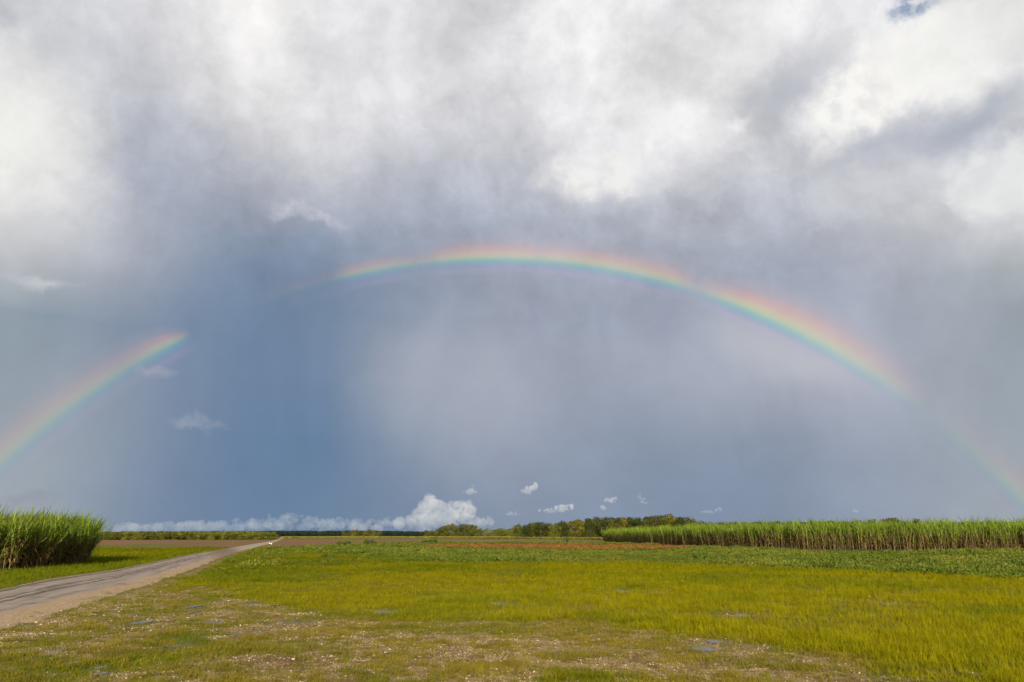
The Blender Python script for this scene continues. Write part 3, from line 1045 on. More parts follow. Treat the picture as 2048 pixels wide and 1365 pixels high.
CANE_STALK = plain_material("cane_stalk", (0.12, 0.085, 0.035), 0.7, 0.4, 2.0)
CANE_GREEN = leaf_material("cane_leaf", (0.125, 0.195, 0.018), (0.190, 0.245, 0.028), (0.25, 0.27, 0.08), trans=0.35, noise_scale=0.6, c3_amt=0.5)
CANE_DRY = leaf_material("cane_dry_leaf", (0.200, 0.110, 0.042), (0.30, 0.205, 0.085), (0.13, 0.14, 0.03), trans=0.25, noise_scale=0.8, c3_amt=0.7)
CANE_GREEN_I = leaf_material("cane_leaf_inner", (0.125, 0.195, 0.018), (0.190, 0.245, 0.028), (0.25, 0.27, 0.08), instancer=True, trans=0.35, noise_scale=0.6, c3_amt=0.5)


def joined(parts):
    """merge stalk, green and dry meshes into one with three material slots"""
    vs, fs, mi = [], [], []
    for k, me in enumerate(parts):
        n = len(vs)
        vs += [tuple(v.co) for v in me.vertices]
        for p in me.polygons:
            fs.append([i + n for i in p.vertices])
            mi.append(k)
    me = mesh("cane", vs, fs)
    return me, mi


def cane_inner(name, variants):
    c = bpy.data.collections.new(name)
    for parts in variants:
        me, mi = joined(parts)
        for mm in (CANE_STALK, CANE_GREEN_I, CANE_DRY):
            me.materials.append(mm)
        me.polygons.foreach_set("material_index", mi)
        c.objects.link(bpy.data.objects.new(name + "_variant", me))
    return c


def cane_plants(points, variants, scale, label, group, lean_rot=None):
    for i, (px_, py_) in enumerate(points):
        st, gl, dl = variants[i % len(variants)] if lean_rot is not None else random.choice(variants)
        e = empty("cane_plant", (px_, py_, 0), random.uniform(0, 6.28) if lean_rot is None else random.gauss(0, 0.3))
        s = scale * random.uniform(0.88, 1.10)
        e.scale = (s * random.uniform(0.9, 1.15), s * random.uniform(0.9, 1.15), s)
        tag(e, label, "sugar cane", group)
        for nm, me, mm in (("stalk_cluster", st, CANE_STALK), ("green_leaves", gl, CANE_GREEN), ("dry_leaves", dl, CANE_DRY)):
            ob = bpy.data.objects.new(nm, me)
            COL.objects.link(ob)
            if not me.materials:
                me.materials.append(mm)
            ob.parent = e


var_r = [cane_meshes(3.9, 7, 6, random.uniform(0, 6.28), 0.16, 0.085, 0.5, 2.3, 0.10 if k_ in (1, 4) else 0.26) for k_ in range(7)]
# right hand field: front row of single plants, then rows behind as one mass
seg = np.diff(CANE_EDGE, axis=0)
ln = np.hypot(seg[:, 0], seg[:, 1])
cum = np.concatenate([[0], np.cumsum(ln)])
front = []
s_ = 0.0
while s_ < cum[-1]:
    p = (np.interp(s_, cum, CANE_EDGE[:, 0]), np.interp(s_, cum, CANE_EDGE[:, 1]))
    front.append((p[0] + random.gauss(0, 0.12), p[1] + random.gauss(0, 0.12)))
    s_ += random.uniform(0.55, 0.85)
front = [f for f in front if abs(math.degrees(math.atan2(f[0], f[1]))) < 36.5]
cane_plants(front, var_r, 1.0, "tall green cane with brown dry foot in the front row of the right field", "sugar cane plants along the edge of the right field")
in_r = cane_inner("cane_mass", var_r)
pts = []
n = 26000
x = rng.uniform(20, 170, n)
y = rng.uniform(78, 330, n)
fy = np.interp(x, np.sort(CANE_EDGE[:, 0]), CANE_EDGE[np.argsort(CANE_EDGE[:, 0]), 1])
poly = np.vstack([CANE_EDGE, [(170, 84), (170, 330), (75, 330)]])


def inside(x, y, poly):
    r = np.zeros(len(x), bool)
    j = len(poly) - 1
    for i in range(len(poly)):
        xi, yi, xj, yj = *poly[i], *poly[j]
        c = ((yi > y) != (yj > y)) & (x < (xj - xi) * (y - yi) / (yj - yi + 1e-12) + xi)
        r ^= c
        j = i
    return r


def edge_dist(x, y, ln_):
    d = np.full(len(x), 1e9)
    for a, c in zip(ln_[:-1], ln_[1:]):
        t = np.clip(((x - a[0]) * (c[0] - a[0]) + (y - a[1]) * (c[1] - a[1])) / ((c - a) @ (c - a)), 0, 1)
        d = np.minimum(d, np.hypot(x - a[0] - t * (c[0] - a[0]), y - a[1] - t * (c[1] - a[1])))
    return d


ed = edge_dist(x, y, CANE_EDGE)
k = inside(x, y, poly) & (ed > 0.6) & (rng.random(n) < np.clip(14 / (ed + 6), 0.15, 1))
x, y = x[k], y[k]
s = rng.uniform(0.88, 1.12, len(x)) * (0.95 + 0.14 * fbm(x * 0.1, y * 0.1, seed=71))
scatter("cane_field", np.column_stack([x, y, np.zeros(len(x))]), rng.uniform(0, 6.28, len(x)), s, rng.random(len(x)), in_r, len(var_r),
        "dense sugar cane filling the right field behind its front row", "sugar cane")

# left hand stand, its plants blown towards the road
var_l = [cane_meshes(3.1, 10, 14, -0.55, 0.40, 0.07, 0.65, 2.2, 0.10 if k_ in (0, 2, 5) else 0.2, (0.36, 0.56)) for k_ in range(7)]
LEFT_EDGE = np.array([ground_at(*p) for p in [(-300, 1139), (-120, 1140), (-10, 1141), (60, 1136), (110, 1131), (150, 1126.5)]])
back = ground_at(168, 1121)
LEFT_EDGE = np.vstack([LEFT_EDGE, back])
seg = np.diff(LEFT_EDGE, axis=0)
cum = np.concatenate([[0], np.cumsum(np.hypot(seg[:, 0], seg[:, 1]))])
front = []
s_ = 0.0
while s_ < cum[-1]:
    p = (np.interp(s_, cum, LEFT_EDGE[:, 0]), np.interp(s_, cum, LEFT_EDGE[:, 1]))
    front.append((p[0] + random.gauss(0, 0.15), p[1] + random.gauss(0, 0.15)))
    s_ += random.uniform(0.6, 0.95)
end_pt = front.pop()
front = [f for f in front if math.degrees(math.atan2(f[0], f[1])) > -37.5]
cane_plants(front, var_l, 1.0, "wind bent green cane in the front row of the stand left of the road", "sugar cane plants along the stand left of the road", lean_rot=0)
in_l = cane_inner("cane_stand", var_l)
n = 2600
x = rng.uniform(-75, -24, n)
y = rng.uniform(30, 75, n)
poly = np.vstack([LEFT_EDGE, [(-75, 64), (-75, 41)]])
k = inside(x, y, poly) & (edge_dist(x, y, LEFT_EDGE) > 0.7)
x, y = x[k], y[k]
scatter("cane_stand", np.column_stack([x, y, np.zeros(len(x))]), rng.normal(0, 0.35, len(x)), rng.uniform(0.88, 1.1, len(x)), rng.random(len(x)), in_l, len(var_l),
        "dense sugar cane filling the stand left of the road", "sugar cane")


# ------------------------------------------------------------------ trees
ORD = "first second third fourth fifth sixth seventh eighth ninth tenth eleventh twelfth thirteenth fourteenth fifteenth sixteenth seventeenth eighteenth nineteenth".split()
TENS = {20: "twent", 30: "thirt", 40: "fort", 50: "fift"}


def ordinal(i):
    if i <= 19:
        return ORD[i - 1]
    return TENS[i // 10 * 10] + ("ieth" if i % 10 == 0 else "y-" + ORD[i % 10 - 1])


def number_from_left(trees, text, first=None):
    trees = sorted(trees, key=lambda t: t.location.x / t.location.y)
    for i, t in enumerate(trees):
        t["label"] = text.replace("#", ordinal(i + 1))


def tree_meshes(h, w, nl, size, trunk=True):
    tb, cb = MB(), MB()
    tb.tube([(0, 0, -0.2), (0.1, 0, h * 0.25), (-0.1, 0.1, h * 0.55), (0.1, 0, h * 0.8)], [h * 0.022, h * 0.018, h * 0.012, h * 0.004], 6)
    lobes = []
    for i in range(11):
        a = random.uniform(0, 6.28)
        zc = h * (random.uniform(0.12, 0.3) if i < 4 else random.uniform(0.3, 0.86))
        rr = w * 0.5 * random.uniform(0.1, 0.75) * (1.05 - 0.7 * abs(zc / h - 0.5))
        c = Vector((rr * math.cos(a), rr * math.sin(a), zc))
        lobes.append((c, w * random.uniform(0.20, 0.32)))
        tb.tube([(0, 0, zc * 0.55), tuple(c * 0.6 + Vector((0, 0, zc * 0.3))), tuple(c)], [h * 0.009, h * 0.006, h * 0.002], 4)
    lobes.append((Vector((0, 0, h * 0.86)), w * 0.2))
    for c, r in lobes:
        for _ in range(nl // len(lobes)):
            v = Vector((random.gauss(0, 1), random.gauss(0, 1), random.gauss(0, 1))).normalized()
            rr = r * random.uniform(0.55, 1.08)
            p = c + Vector((v.x * rr, v.y * rr, v.z * rr * 0.8))
            cb.quad(p, v + Vector((random.gauss(0, 0.5), random.gauss(0, 0.5), random.gauss(0.2, 0.5))), size * random.uniform(0.6, 1.3), 0.8)
    return tb.mesh("trunk"), cb.mesh("crown")


BARK = plain_material("bark", (0.09, 0.07, 0.05), 0.9)
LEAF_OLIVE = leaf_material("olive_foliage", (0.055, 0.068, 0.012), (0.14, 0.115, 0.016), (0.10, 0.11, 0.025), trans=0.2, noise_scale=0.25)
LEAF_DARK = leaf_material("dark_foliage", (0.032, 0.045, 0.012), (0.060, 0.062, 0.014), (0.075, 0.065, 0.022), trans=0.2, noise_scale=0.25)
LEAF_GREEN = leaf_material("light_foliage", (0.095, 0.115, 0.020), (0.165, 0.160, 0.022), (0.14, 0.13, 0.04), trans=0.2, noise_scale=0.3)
LEAF_SHADED_I = leaf_material("shaded_foliage_mass", (0.020, 0.034, 0.026), (0.034, 0.044, 0.030), (0.04, 0.045, 0.03), instancer=True, trans=0.15, noise_scale=0.1)  # horizon woods: cloud shadow and blue haze put into the leaf colour
LEAF_GREEN_I = leaf_material("light_foliage_mass", (0.06, 0.075, 0.012), (0.12, 0.115, 0.014), (0.09, 0.09, 0.025), instancer=True, trans=0.15, noise_scale=0.1)
tv = [tree_meshes(20, random.uniform(15, 21), 1300, 0.72) for _ in range(7)]
trv = {}
for mat_ in (LEAF_OLIVE, LEAF_DARK, LEAF_GREEN):
    trv[mat_.name] = []
    for tr_, cr_ in tv:
        c2 = cr_.copy()
        c2.materials.clear()
        c2.materials.append(mat_)
        trv[mat_.name].append((tr_, c2))
for tr_, _ in tv:
    tr_.materials.append(BARK)


def tree(px, d, top_py, mat_, label, group, wide=1.0, sink=0.0):
    """a tree at a distance whose top reaches a row of the photograph"""
    v = direction(px, top_py)
    k = d / math.hypot(v[0], v[1])
    hgt = CAM_H + v[2] * k
    e = empty("tree", (v[0] * k, v[1] * k, sink), random.uniform(0, 6.28))
    s = hgt / 19.5
    e.scale = (s * wide, s * wide, s)
    tr_, cr_ = random.choice(trv[mat_.name])
    ob = bpy.data.objects.new("trunk", tr_)
    COL.objects.link(ob)
    ob.parent = e
    ob = bpy.data.objects.new("crown", cr_)
    COL.objects.link(ob)
    ob.parent = e
    tag(e, label, "tree", group)
    return e


def profile(pts):
    xs, ys = zip(*pts)
    return lambda p: float(np.interp(p, xs, ys))


# the wood behind the cane, right of centre
top = profile([(1030, 1051), (1060, 1046), (1100, 1047), (1140, 1043), (1185, 1037), (1230, 1036), (1270, 1037), (1310, 1033), (1340, 1031), (1365, 1034), (1390, 1042)])
p = 1032.0
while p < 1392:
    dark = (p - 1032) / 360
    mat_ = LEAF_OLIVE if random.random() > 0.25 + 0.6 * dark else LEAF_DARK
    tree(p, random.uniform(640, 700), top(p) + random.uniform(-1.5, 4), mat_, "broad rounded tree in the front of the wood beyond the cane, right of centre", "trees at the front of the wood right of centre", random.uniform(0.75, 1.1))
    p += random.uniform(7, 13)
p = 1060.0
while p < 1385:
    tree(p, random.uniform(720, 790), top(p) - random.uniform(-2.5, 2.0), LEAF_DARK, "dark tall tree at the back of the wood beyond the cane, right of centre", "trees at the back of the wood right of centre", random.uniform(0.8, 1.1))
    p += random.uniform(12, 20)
# copse in the middle
top = profile([(878, 1056), (890, 1050), (905, 1048.5), (916, 1051), (925, 1048.5), (938, 1051), (950, 1049.5), (962, 1057)])
for p in (882, 889, 897, 905, 913, 921, 928, 936, 944, 952, 960):
    tree(p, random.uniform(900, 960), top(p) + random.uniform(-0.5, 2), LEAF_OLIVE if random.random() < 0.7 else LEAF_DARK, "rounded olive tree of the low copse beyond the centre of the field", "trees of the copse beyond the centre of the field", random.uniform(0.85, 1.2))
for p in np.arange(967, 1030, 7.0):
    tree(p, random.uniform(950, 1020), random.uniform(1057, 1062), LEAF_GREEN, "low pale green tree between the copse and the larger wood", "low trees between copse and wood", random.uniform(1.0, 1.5))
for p in (852, 858, 864, 871):
    tree(p, random.uniform(1050, 1120), random.uniform(1060, 1064), LEAF_OLIVE, "small tree at the left foot of the central copse", "small trees left of the copse", 1.2)
# clump of sunlit trees left of centre
for p in (688, 696, 706, 714, 722, 730, 739, 747, 757):
    tree(p, random.uniform(1250, 1330), {706: 1060.5, 714: 1059.5, 739: 1060, 747: 1060.5}.get(p, random.uniform(1062, 1064)), LEAF_OLIVE if p not in (690, 747) else LEAF_GREEN,
         "small sunlit tree standing before the far dark woods, left of centre", "sunlit trees before the far woods", random.uniform(0.9, 1.3))
# young plantation left of the road
for row, dd in enumerate((430, 455)):
    p = 196.0
    while p < 549:
        t = 1065.5 - 1.6 * sstep(p, 360, 440) + random.uniform(-1.0, 1.6) + (1.5 if p > 535 else 0) - row * 0.8
        tree(p, dd + random.uniform(-8, 8), t, LEAF_GREEN if random.random() < 0.45 + 0.5 * float(sstep(p, 320, 420)) else LEAF_OLIVE,
             "young bushy tree in the long even row behind the ploughed field on the left", "young trees in the row behind the ploughed field", random.uniform(1.2, 2.0))
        p += random.uniform(7, 10)
# single trees that rise above the cane on the right
for p, t in ((1405, 1045), (1421, 1047.5), (1440, 1046), (1466, 1045), (1490, 1046), (1512, 1044), (1530, 1045), (1555, 1043.5), (1580, 1044), (1621, 1043), (1660, 1043), (1714, 1041.5), (1745, 1040.5), (1768, 1039), (1781, 1037.5), (1789, 1036.5), (1832, 1039)):
    tree(p, random.uniform(700, 760), t, LEAF_DARK, "dark treetop showing just above the sugar cane on the right", "treetops above the cane on the right", random.uniform(0.9, 1.4))

GROUPS = {}
for ob in COL.objects:
    if ob.get("category") == "tree":
        GROUPS.setdefault(ob["group"], []).append(ob)
number_from_left(GROUPS["trees at the front of the wood right of centre"], "# tree from the left in the front of the wood beyond the cane")
number_from_left(GROUPS["trees at the back of the wood right of centre"], "# dark treetop from the left along the back of the wood beyond the cane")
number_from_left(GROUPS["trees of the copse beyond the centre of the field"], "# rounded olive tree from the left in the low copse beyond the field")
number_from_left(GROUPS["low trees between copse and wood"], "# low pale tree from the left between the copse and the larger wood")
number_from_left(GROUPS["small trees left of the copse"], "# small tree from the left at the left foot of the copse")
number_from_left(GROUPS["sunlit trees before the far woods"], "# sunlit tree from the left before the far dark woods, left of centre")
number_from_left(GROUPS["treetops above the cane on the right"], "# dark treetop from the left showing just above the right cane field")

# far woods on the horizon, one mass
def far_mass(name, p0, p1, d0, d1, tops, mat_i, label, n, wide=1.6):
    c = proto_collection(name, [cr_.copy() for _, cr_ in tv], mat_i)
    f = profile(tops)
    ps, ss = [], []
    for _ in range(n):
        p = random.uniform(p0, p1)
        d = random.uniform(d0, d1)
        v = direction(p, f(p) + random.uniform(-0.7, 1.6))
        k = d / math.hypot(v[0], v[1])
        hgt = CAM_H + v[2] * k
        ps.append((v[0] * k, v[1] * k, 0))
        s = hgt / 19.5
        ss.append((s * wide, s * wide, s))
    scatter(name, ps, rng.uniform(0, 6.28, n), np.array(ss), rng.random(n), c, len(tv), label, "woods")


far_mass("far_woods", 150, 900, 1900, 2300, [(150, 1064.5), (480, 1063.5), (555, 1062.5), (640, 1062.5), (760, 1062.5), (860, 1064), (900, 1066)], LEAF_SHADED_I, "dark blue green woods along the horizon left of centre", 700)
far_mass("distant_woods", 1000, 2150, 1500, 1800, [(1000, 1060), (1200, 1056), (1400, 1049), (1600, 1046), (2150, 1046)], LEAF_SHADED_I, "dark woods on the horizon behind the wood and the cane", 500)

# crop strips beyond the ploughed field
def crop_strip(name, pts, depth, h, mat_i, label, n):
    g = np.array([ground_at(*p) for p in pts])
    t = rng.random(n) * (len(g) - 1)
    i = np.minimum(t.astype(int), len(g) - 2)
    u = (t - i)[:, None]
    p = g[i] * (1 - u) + g[i + 1] * u
    r = np.linalg.norm(p, axis=1, keepdims=True)
    p = p * (1 + rng.random((n, 1)) * depth / r)
    s = h * rng.uniform(0.75, 1.2, n)
    scatter(name, np.column_stack([p, np.zeros(n)]), rng.uniform(0, 6.28, n), np.column_stack([s * 1.8, s * 1.8, s]), rng.random(n), mat_i, 5, label, "crop")


def bushlet(n, size):
    mb = MB()
    for _ in range(n):
        a, u = random.uniform(0, 6.28), random.random() ** 0.5
        mb.quad((u * math.cos(a), u * math.sin(a), random.uniform(0, 1)), (random.gauss(0, 1), random.gauss(-0.4, 1), random.gauss(0.4, 0.6)), size * random.uniform(0.6, 1.4), 0.8)
    return mb.mesh("bushlet")


CROP_Y = leaf_material("yellow_crop", (0.20, 0.19, 0.025), (0.27, 0.21, 0.05), (0.12, 0.16, 0.02), instancer=True, trans=0.2, noise_scale=0.05)
CROP_G = leaf_material("green_crop", (0.10, 0.125, 0.016), (0.16, 0.155, 0.022), (0.18, 0.14, 0.05), instancer=True, trans=0.2, noise_scale=0.1)
cy_c = proto_collection("yellow_bushlet", [bushlet(60, 0.22) for _ in range(5)], CROP_Y)
cg_c = proto_collection("green_bushlet", [bushlet(60, 0.22) for _ in range(5)], CROP_G)
crop_strip("yellow_crop", [(566, 1076.8), (700, 1076.6), (860, 1076.4), (1030, 1076.3)], 90, 1.3, cy_c, "pale yellow crop strip beyond the brown ploughed field", 2600)
crop_strip("rough_grass", [(860, 1077.5), (1000, 1078.2), (1100, 1079), (1215, 1081)], 60, 1.1, cg_c, "rough yellow green growth between ploughed field and wood", 2600)


# ------------------------------------------------------------------ shrubs among the weeds
SHRUB = leaf_material("shrub_leaves", (0.035, 0.068, 0.010), (0.070, 0.105, 0.014), (0.10, 0.12, 0.02), trans=0.25, noise_scale=0.6)


def shrub(px, py, wpx, hpx, label, upright=False):
    gx1, gy1 = ground_at(px, py)
    d = math.hypot(gx1, gy1)
    w, h = wpx * d / 1492, hpx * d / 1492
    tb, cb = MB(), MB()
    for k in range(6):
        a = random.uniform(0, 6.28)
        rr = w * 0.3 * random.random()
        tb.tube([(0, 0, -0.05), (rr * 0.5 * math.cos(a), rr * 0.5 * math.sin(a), h * 0.4), (rr * math.cos(a), rr * math.sin(a), h * 0.8)], [0.03 * h + 0.01, 0.02 * h, 0.008 * h], 4)
    lobes = [(random.uniform(-0.36, 0.36) * w, random.uniform(-0.3, 0.3) * w, random.uniform(0.25, 0.7) * h) for _ in range(7)]
    for _ in range(420):
        c = Vector(random.choice(lobes))
        v = Vector((random.gauss(0, 1), random.gauss(0, 1), random.gauss(0, 1))).normalized()
        p = c + Vector((v.x * w * 0.2, v.y * w * 0.2, v.z * h * 0.3)) * random.uniform(0.5, 1.1)
        p.z = max(p.z, 0.02)
        cb.quad(p, v + Vector((0, 0, 0.3)), 0.055 * max(w, h) * random.uniform(0.6, 1.3), 0.7)
    e = empty("shrub", (gx1, gy1, 0))
    link("stem_cluster", tb.mesh("stem_cluster"), BARK, e)
    link("foliage", cb.mesh("foliage"), SHRUB, e)
    tag(e, label, "shrub")


shrub(737, 1091, 22, 13, "dark rounded bush standing up against the brown field, left of centre")
shrub(686, 1093, 36, 10, "broad low green mound of leaves just left of the dark rounded bush")
shrub(790, 1110, 34, 9, "dark low mound in the green weeds left of centre")
shrub(862, 1088, 40, 9, "green mound at the far edge of the weeds, nearest the pale crop")
shrub(910, 1103, 26, 9, "dark tuft of weeds just before the red brown strip")
shrub(995, 1113, 26, 9, "dark round weed mound below the middle of the red brown strip")
shrub(1130, 1087, 16, 16, "small upright bush alone in front of the wood")
shrub(1402, 1120, 46, 13, "wide dark mound in the vines before the cane, right of centre")
shrub(1527, 1107, 30, 13, "bright green bush leaning on the foot of the right cane field")
shrub(660, 1116, 28, 8, "dark green weed clump at the near edge of the weeds, leftmost")
shrub(1570, 1112, 30, 7, "low weed mound before the cane just right of the bright bush")
shrub(1860, 1128, 40, 9, "dark leafy hump in the vines below the right cane")
shrub(1990, 1140, 46, 10, "low leafy hump in the vines at the far right")

# ------------------------------------------------------------------ marker post with white plates, and a thin stake
gx1, gy1 = ground_at(541, 1094)
e = empty("marker_post", (gx1, gy1, 0), 0.15)
mb = MB()
mb.tube([(0, 0, -0.1), (0, 0, 1.12)], [0.045, 0.04], 8)
link("post", mb.mesh("post"), plain_material("green_paint", (0.02, 0.05, 0.03), 0.6), e)
WHITE = plain_material("white_paint", (0.75, 0.73, 0.66), 0.5, 0.08)
mb = MB()
mb.box((0.14, -0.055, 0.52), (0.13, 0.02, 0.19))
link("plate", mb.mesh("plate"), WHITE, e)
mb = MB()
mb.box((0, 0, 0), (0.27, 0.02, 0.09))
pl = link("plate", mb.mesh("plate"), WHITE, e, (-0.17, -0.055, 0.60))
pl.rotation_euler = (0, 0.35, 0)
tag(e, "dark green marker post with two small white plates beside the road", "marker post")
gx1, gy1 = ground_at(464.5, 1091)
e = empty("field_stake", (gx1, gy1, 0))
mb = MB()
mb.tube([(0, 0, -0.1), (0.01, 0, 0.5), (0.0, 0, 1.0)], [0.04, 0.038, 0.034], 6)
link("stake", mb.mesh("stake"), plain_material("weathered_wood", (0.12, 0.06, 0.03), 0.9), e)
tag(e, "thin brown wooden stake at the edge of the left ploughed field", "stake")

# ------------------------------------------------------------------ clouds low on the horizon
CLOUD_R = 6500.0


def cloud_material(name, density, skin):
    """a body of droplets with a thin bright skin that fades towards its rim"""
    m, q, o = material(name)
    lw = q.n("ShaderNodeLayerWeight")
    lw.inputs[0].default_value = 0.5
    al = q.m("MULTIPLY", q.mr(lw.outputs["Facing"], 0.95, 0.1), skin)
    df = q.n("ShaderNodeBsdfDiffuse")
    df.inputs[0].default_value = (0.55, 0.57, 0.62, 1)
    tp = q.n("ShaderNodeBsdfTransparent")
    mx = q.n("ShaderNodeMixShader")
    q.put(mx.inputs[0], al)
    q.t.links.new(tp.outputs[0], mx.inputs[1])
    q.t.links.new(df.outputs[0], mx.inputs[2])
    q.t.links.new(mx.outputs[0], o.inputs[0])
    pv = q.n("ShaderNodeVolumePrincipled")
    pv.inputs["Color"].default_value = (0.85, 0.88, 0.95, 1)
    tc = q.n("ShaderNodeTexCoord")
    nz = q.noise(tc.outputs["Object"], 0.012 if density < 0.01 else 0.022, 5, 0.62)
    dn = q.m("MULTIPLY", q.mr(nz, 0.30, 0.66, 0.35, 1.6), density)
    _, _, gz = q.sep(tc.outputs["Generated"])
    q.put(pv.inputs["Density"], q.m("MULTIPLY", dn, q.mr(gz, 0.0, 0.55, 0.35, 1.0)))
    m.cycles.volume_step_rate = 0.25
    pv.inputs["Anisotropy"].default_value = 0.0
    q.t.links.new(pv.outputs[0], o.inputs[1])
    return m


CLOUD = cloud_material("cloud_body", 0.0032, 0.008)
CLOUD_BANK = cloud_material("cloud_bank_body", 0.0022, 0.0)
CLOUD_PUFF = cloud_material("cloud_puff_body", 0.0085, 0.008)
CLOUD_THIN = cloud_material("cloud_shred_body", 0.0048, 0.008)


def icosphere(sub):
    import bmesh
    bm_ = bmesh.new()
    bmesh.ops.create_icosphere(bm_, subdivisions=sub, radius=1)
    v = np.array([x.co[:] for x in bm_.verts])
    f = [tuple(x.index for x in y.verts) for y in bm_.faces]
    bm_.free()
    return v, f


ICO_V, ICO_F = icosphere(3)


def cloud(puffs, label, mat_, group=None, vox=2.0, amp=0.35):
    """puffs: (px, py, radius in photo pixels); merged into one lumpy body"""
    k = CLOUD_R / FPX
    c0 = Vector(direction(*puffs[0][:2])) * CLOUD_R
    vs, fs = [], []
    for px, py, r in puffs:
        c = np.array(direction(px, py)) * CLOUD_R - np.array(c0)
        c = c + np.array([0, random.uniform(-1, 1) * r * k, 0])
        n = len(vs)
        vs += [tuple(p) for p in (ICO_V * np.array([1.0, 0.9, 0.85]) * r * k + c)]
        fs += [tuple(i + n for i in f) for f in ICO_F]
    me = mesh("cloud", vs, fs)
    ob = link("cloud", me)
    md = ob.modifiers.new("merge", "REMESH")
    md.mode = "VOXEL"
    md.voxel_size = vox * k
    dg = bpy.context.evaluated_depsgraph_get()
    new = bpy.data.meshes.new_from_object(ob.evaluated_get(dg))
    ob.modifiers.clear()
    ob.data = new
    co = np.zeros(len(new.vertices) * 3)
    new.vertices.foreach_get("co", co)
    co = co.reshape(-1, 3)
    no = np.zeros(len(new.vertices) * 3)
    new.vertices.foreach_get("normal", no)
    no = no.reshape(-1, 3)
    mr = np.mean([p[2] for p in puffs]) * k
    f = 1.6 / mr
    dd = fbm(co[:, 0] * f + 50, co[:, 1] * f + 50, co[:, 2] * f + 50, oct=5, gain=0.6, seed=random.randint(0, 99)) - 0.5
    co = co + no * (dd * 2 * amp * mr)[:, None]
    new.vertices.foreach_set("co", co.astype(np.float32).ravel())
    new.polygons.foreach_set("use_smooth", [True] * len(new.polygons))
    new.update()
    new.materials.clear()
    new.materials.append(mat_)
    ob.location = c0
    tag(ob, label, "cloud", group)
    return ob


def fill(spec, n, r0, r1):
    """many small puffs inside ellipses (px, py, half width, half height)"""
    wts = [w * h for _, _, w, h in spec]
    res = []
    for _ in range(n):
        cx, cy, w, h = random.choices(spec, wts)[0]
        t, u = random.uniform(0, 6.28), math.sqrt(random.random())
        res.append((cx + w * u * math.cos(t), cy + h * u * math.sin(t), random.uniform(r0, r1)))
    return res


bank = []
topc = profile([(235, 1043), (255, 1041), (290, 1045), (340, 1039), (360, 1036), (400, 1035), (425, 1030), (470, 1033), (510, 1031), (545, 1025), (565, 1021), (600, 1024), (640, 1030), (690, 1029), (740, 1034), (790, 1028), (815, 1021)])
for _ in range(190):
    p = random.uniform(240, 815)
    t = topc(p)
    u = random.random()
    r = random.uniform(5, 9.5)
    bank.append((p, t + r + (1060 - t - r) * u * 0.9, r * (0.75 + 0.6 * u)))
cloud(bank, "long low bank of grey white cloud lying on the left horizon", CLOUD_BANK, vox=0.9, amp=0.75)
tower = [(860, 1005, 17), (848, 1014, 15), (872, 1012, 16), (838, 1026, 16), (890, 1016, 13), (905, 1010, 12), (920, 1013, 14), (935, 1012, 13), (942, 1024, 14), (925, 1030, 18), (900, 1033, 20), (870, 1035, 22), (845, 1042, 18), (820, 1042, 15), (950, 1042, 14), (965, 1046, 12), (980, 1042, 9), (800, 1046, 14), (900, 1052, 18), (850, 1054, 16), (858, 995, 10), (940, 1052, 13)]
cloud(tower, "heaped white cumulus cloud towering above the central copse", CLOUD, vox=1.0, amp=0.5)
cloud(fill([(1061, 979, 11, 7), (1068, 972, 5, 6), (1048, 984, 8, 4)], 34, 2.5, 5.5), "small bright round puff of cloud highest above the wood", CLOUD_PUFF, vox=0.7, amp=0.8)
cloud(fill([(1222, 1000, 13, 5), (1205, 1016, 5, 3)], 26, 2, 4.5), "small white puff above the middle of the wood with a shred below it", CLOUD_PUFF, vox=0.7, amp=0.8)
cloud(fill([(1108, 1021, 32, 3.5), (1120, 1016, 14, 5), (1140, 1013, 9, 6)], 60, 1.8, 4.2), "flat elongated white cloud just above the left end of the wood", CLOUD_PUFF, vox=0.7, amp=0.8)
cloud(fill([(944, 979, 5, 7), (940, 984, 15, 3)], 26, 2, 4.5), "faint wedge of cloud above the heaped cumulus", CLOUD_THIN, vox=0.6, amp=0.5)
cloud(fill([(1025, 1028, 15, 2.5), (1026, 1025, 6, 3)], 22, 1.6, 3.4), "tiny flat cloud between the cumulus and the flat elongated cloud", CLOUD_THIN, vox=0.4, amp=0.45)
cloud(fill([(1278, 993, 4, 7), (1284, 1001, 6, 5), (1292, 1006, 5, 2)], 26, 1.6, 3.6), "thin slanting shred of cloud above the right part of the wood", CLOUD_THIN, vox=0.4, amp=0.45)
cloud(fill([(1439, 1020, 9, 3), (1418, 1024, 15, 2)], 26, 1.6, 3.4), "thin low streak of cloud above the cane right of the wood", CLOUD_THIN, vox=0.4, amp=0.45)
cloud(fill([(1710, 1021, 7, 2.5), (1716, 1025, 4, 2)], 14, 1.6, 3.2), "faint tiny cloud low above the right cane field", CLOUD_THIN, vox=0.4, amp=0.45)

# ------------------------------------------------------------------ rainbow: light sent back by rain about 41 degrees from the antisolar point
BOW_R = 3200.0
ax = ANTI.normalized()
bx = Vector((0, 0, 1)).cross(ax) * -1
bx = ax.cross(Vector((0, 0, 1))).normalized()        # to the right
by = bx.cross(ax).normalized()                        # upwards


def bow_phi(px, py):
    v = Vector(direction(px, py))
    return math.degrees(math.atan2(v.dot(by), v.dot(bx)))


TH0, TH1 = 39.2, 44.0
rv, rf, at_t, at_s, at_w = [], [], [], [], []
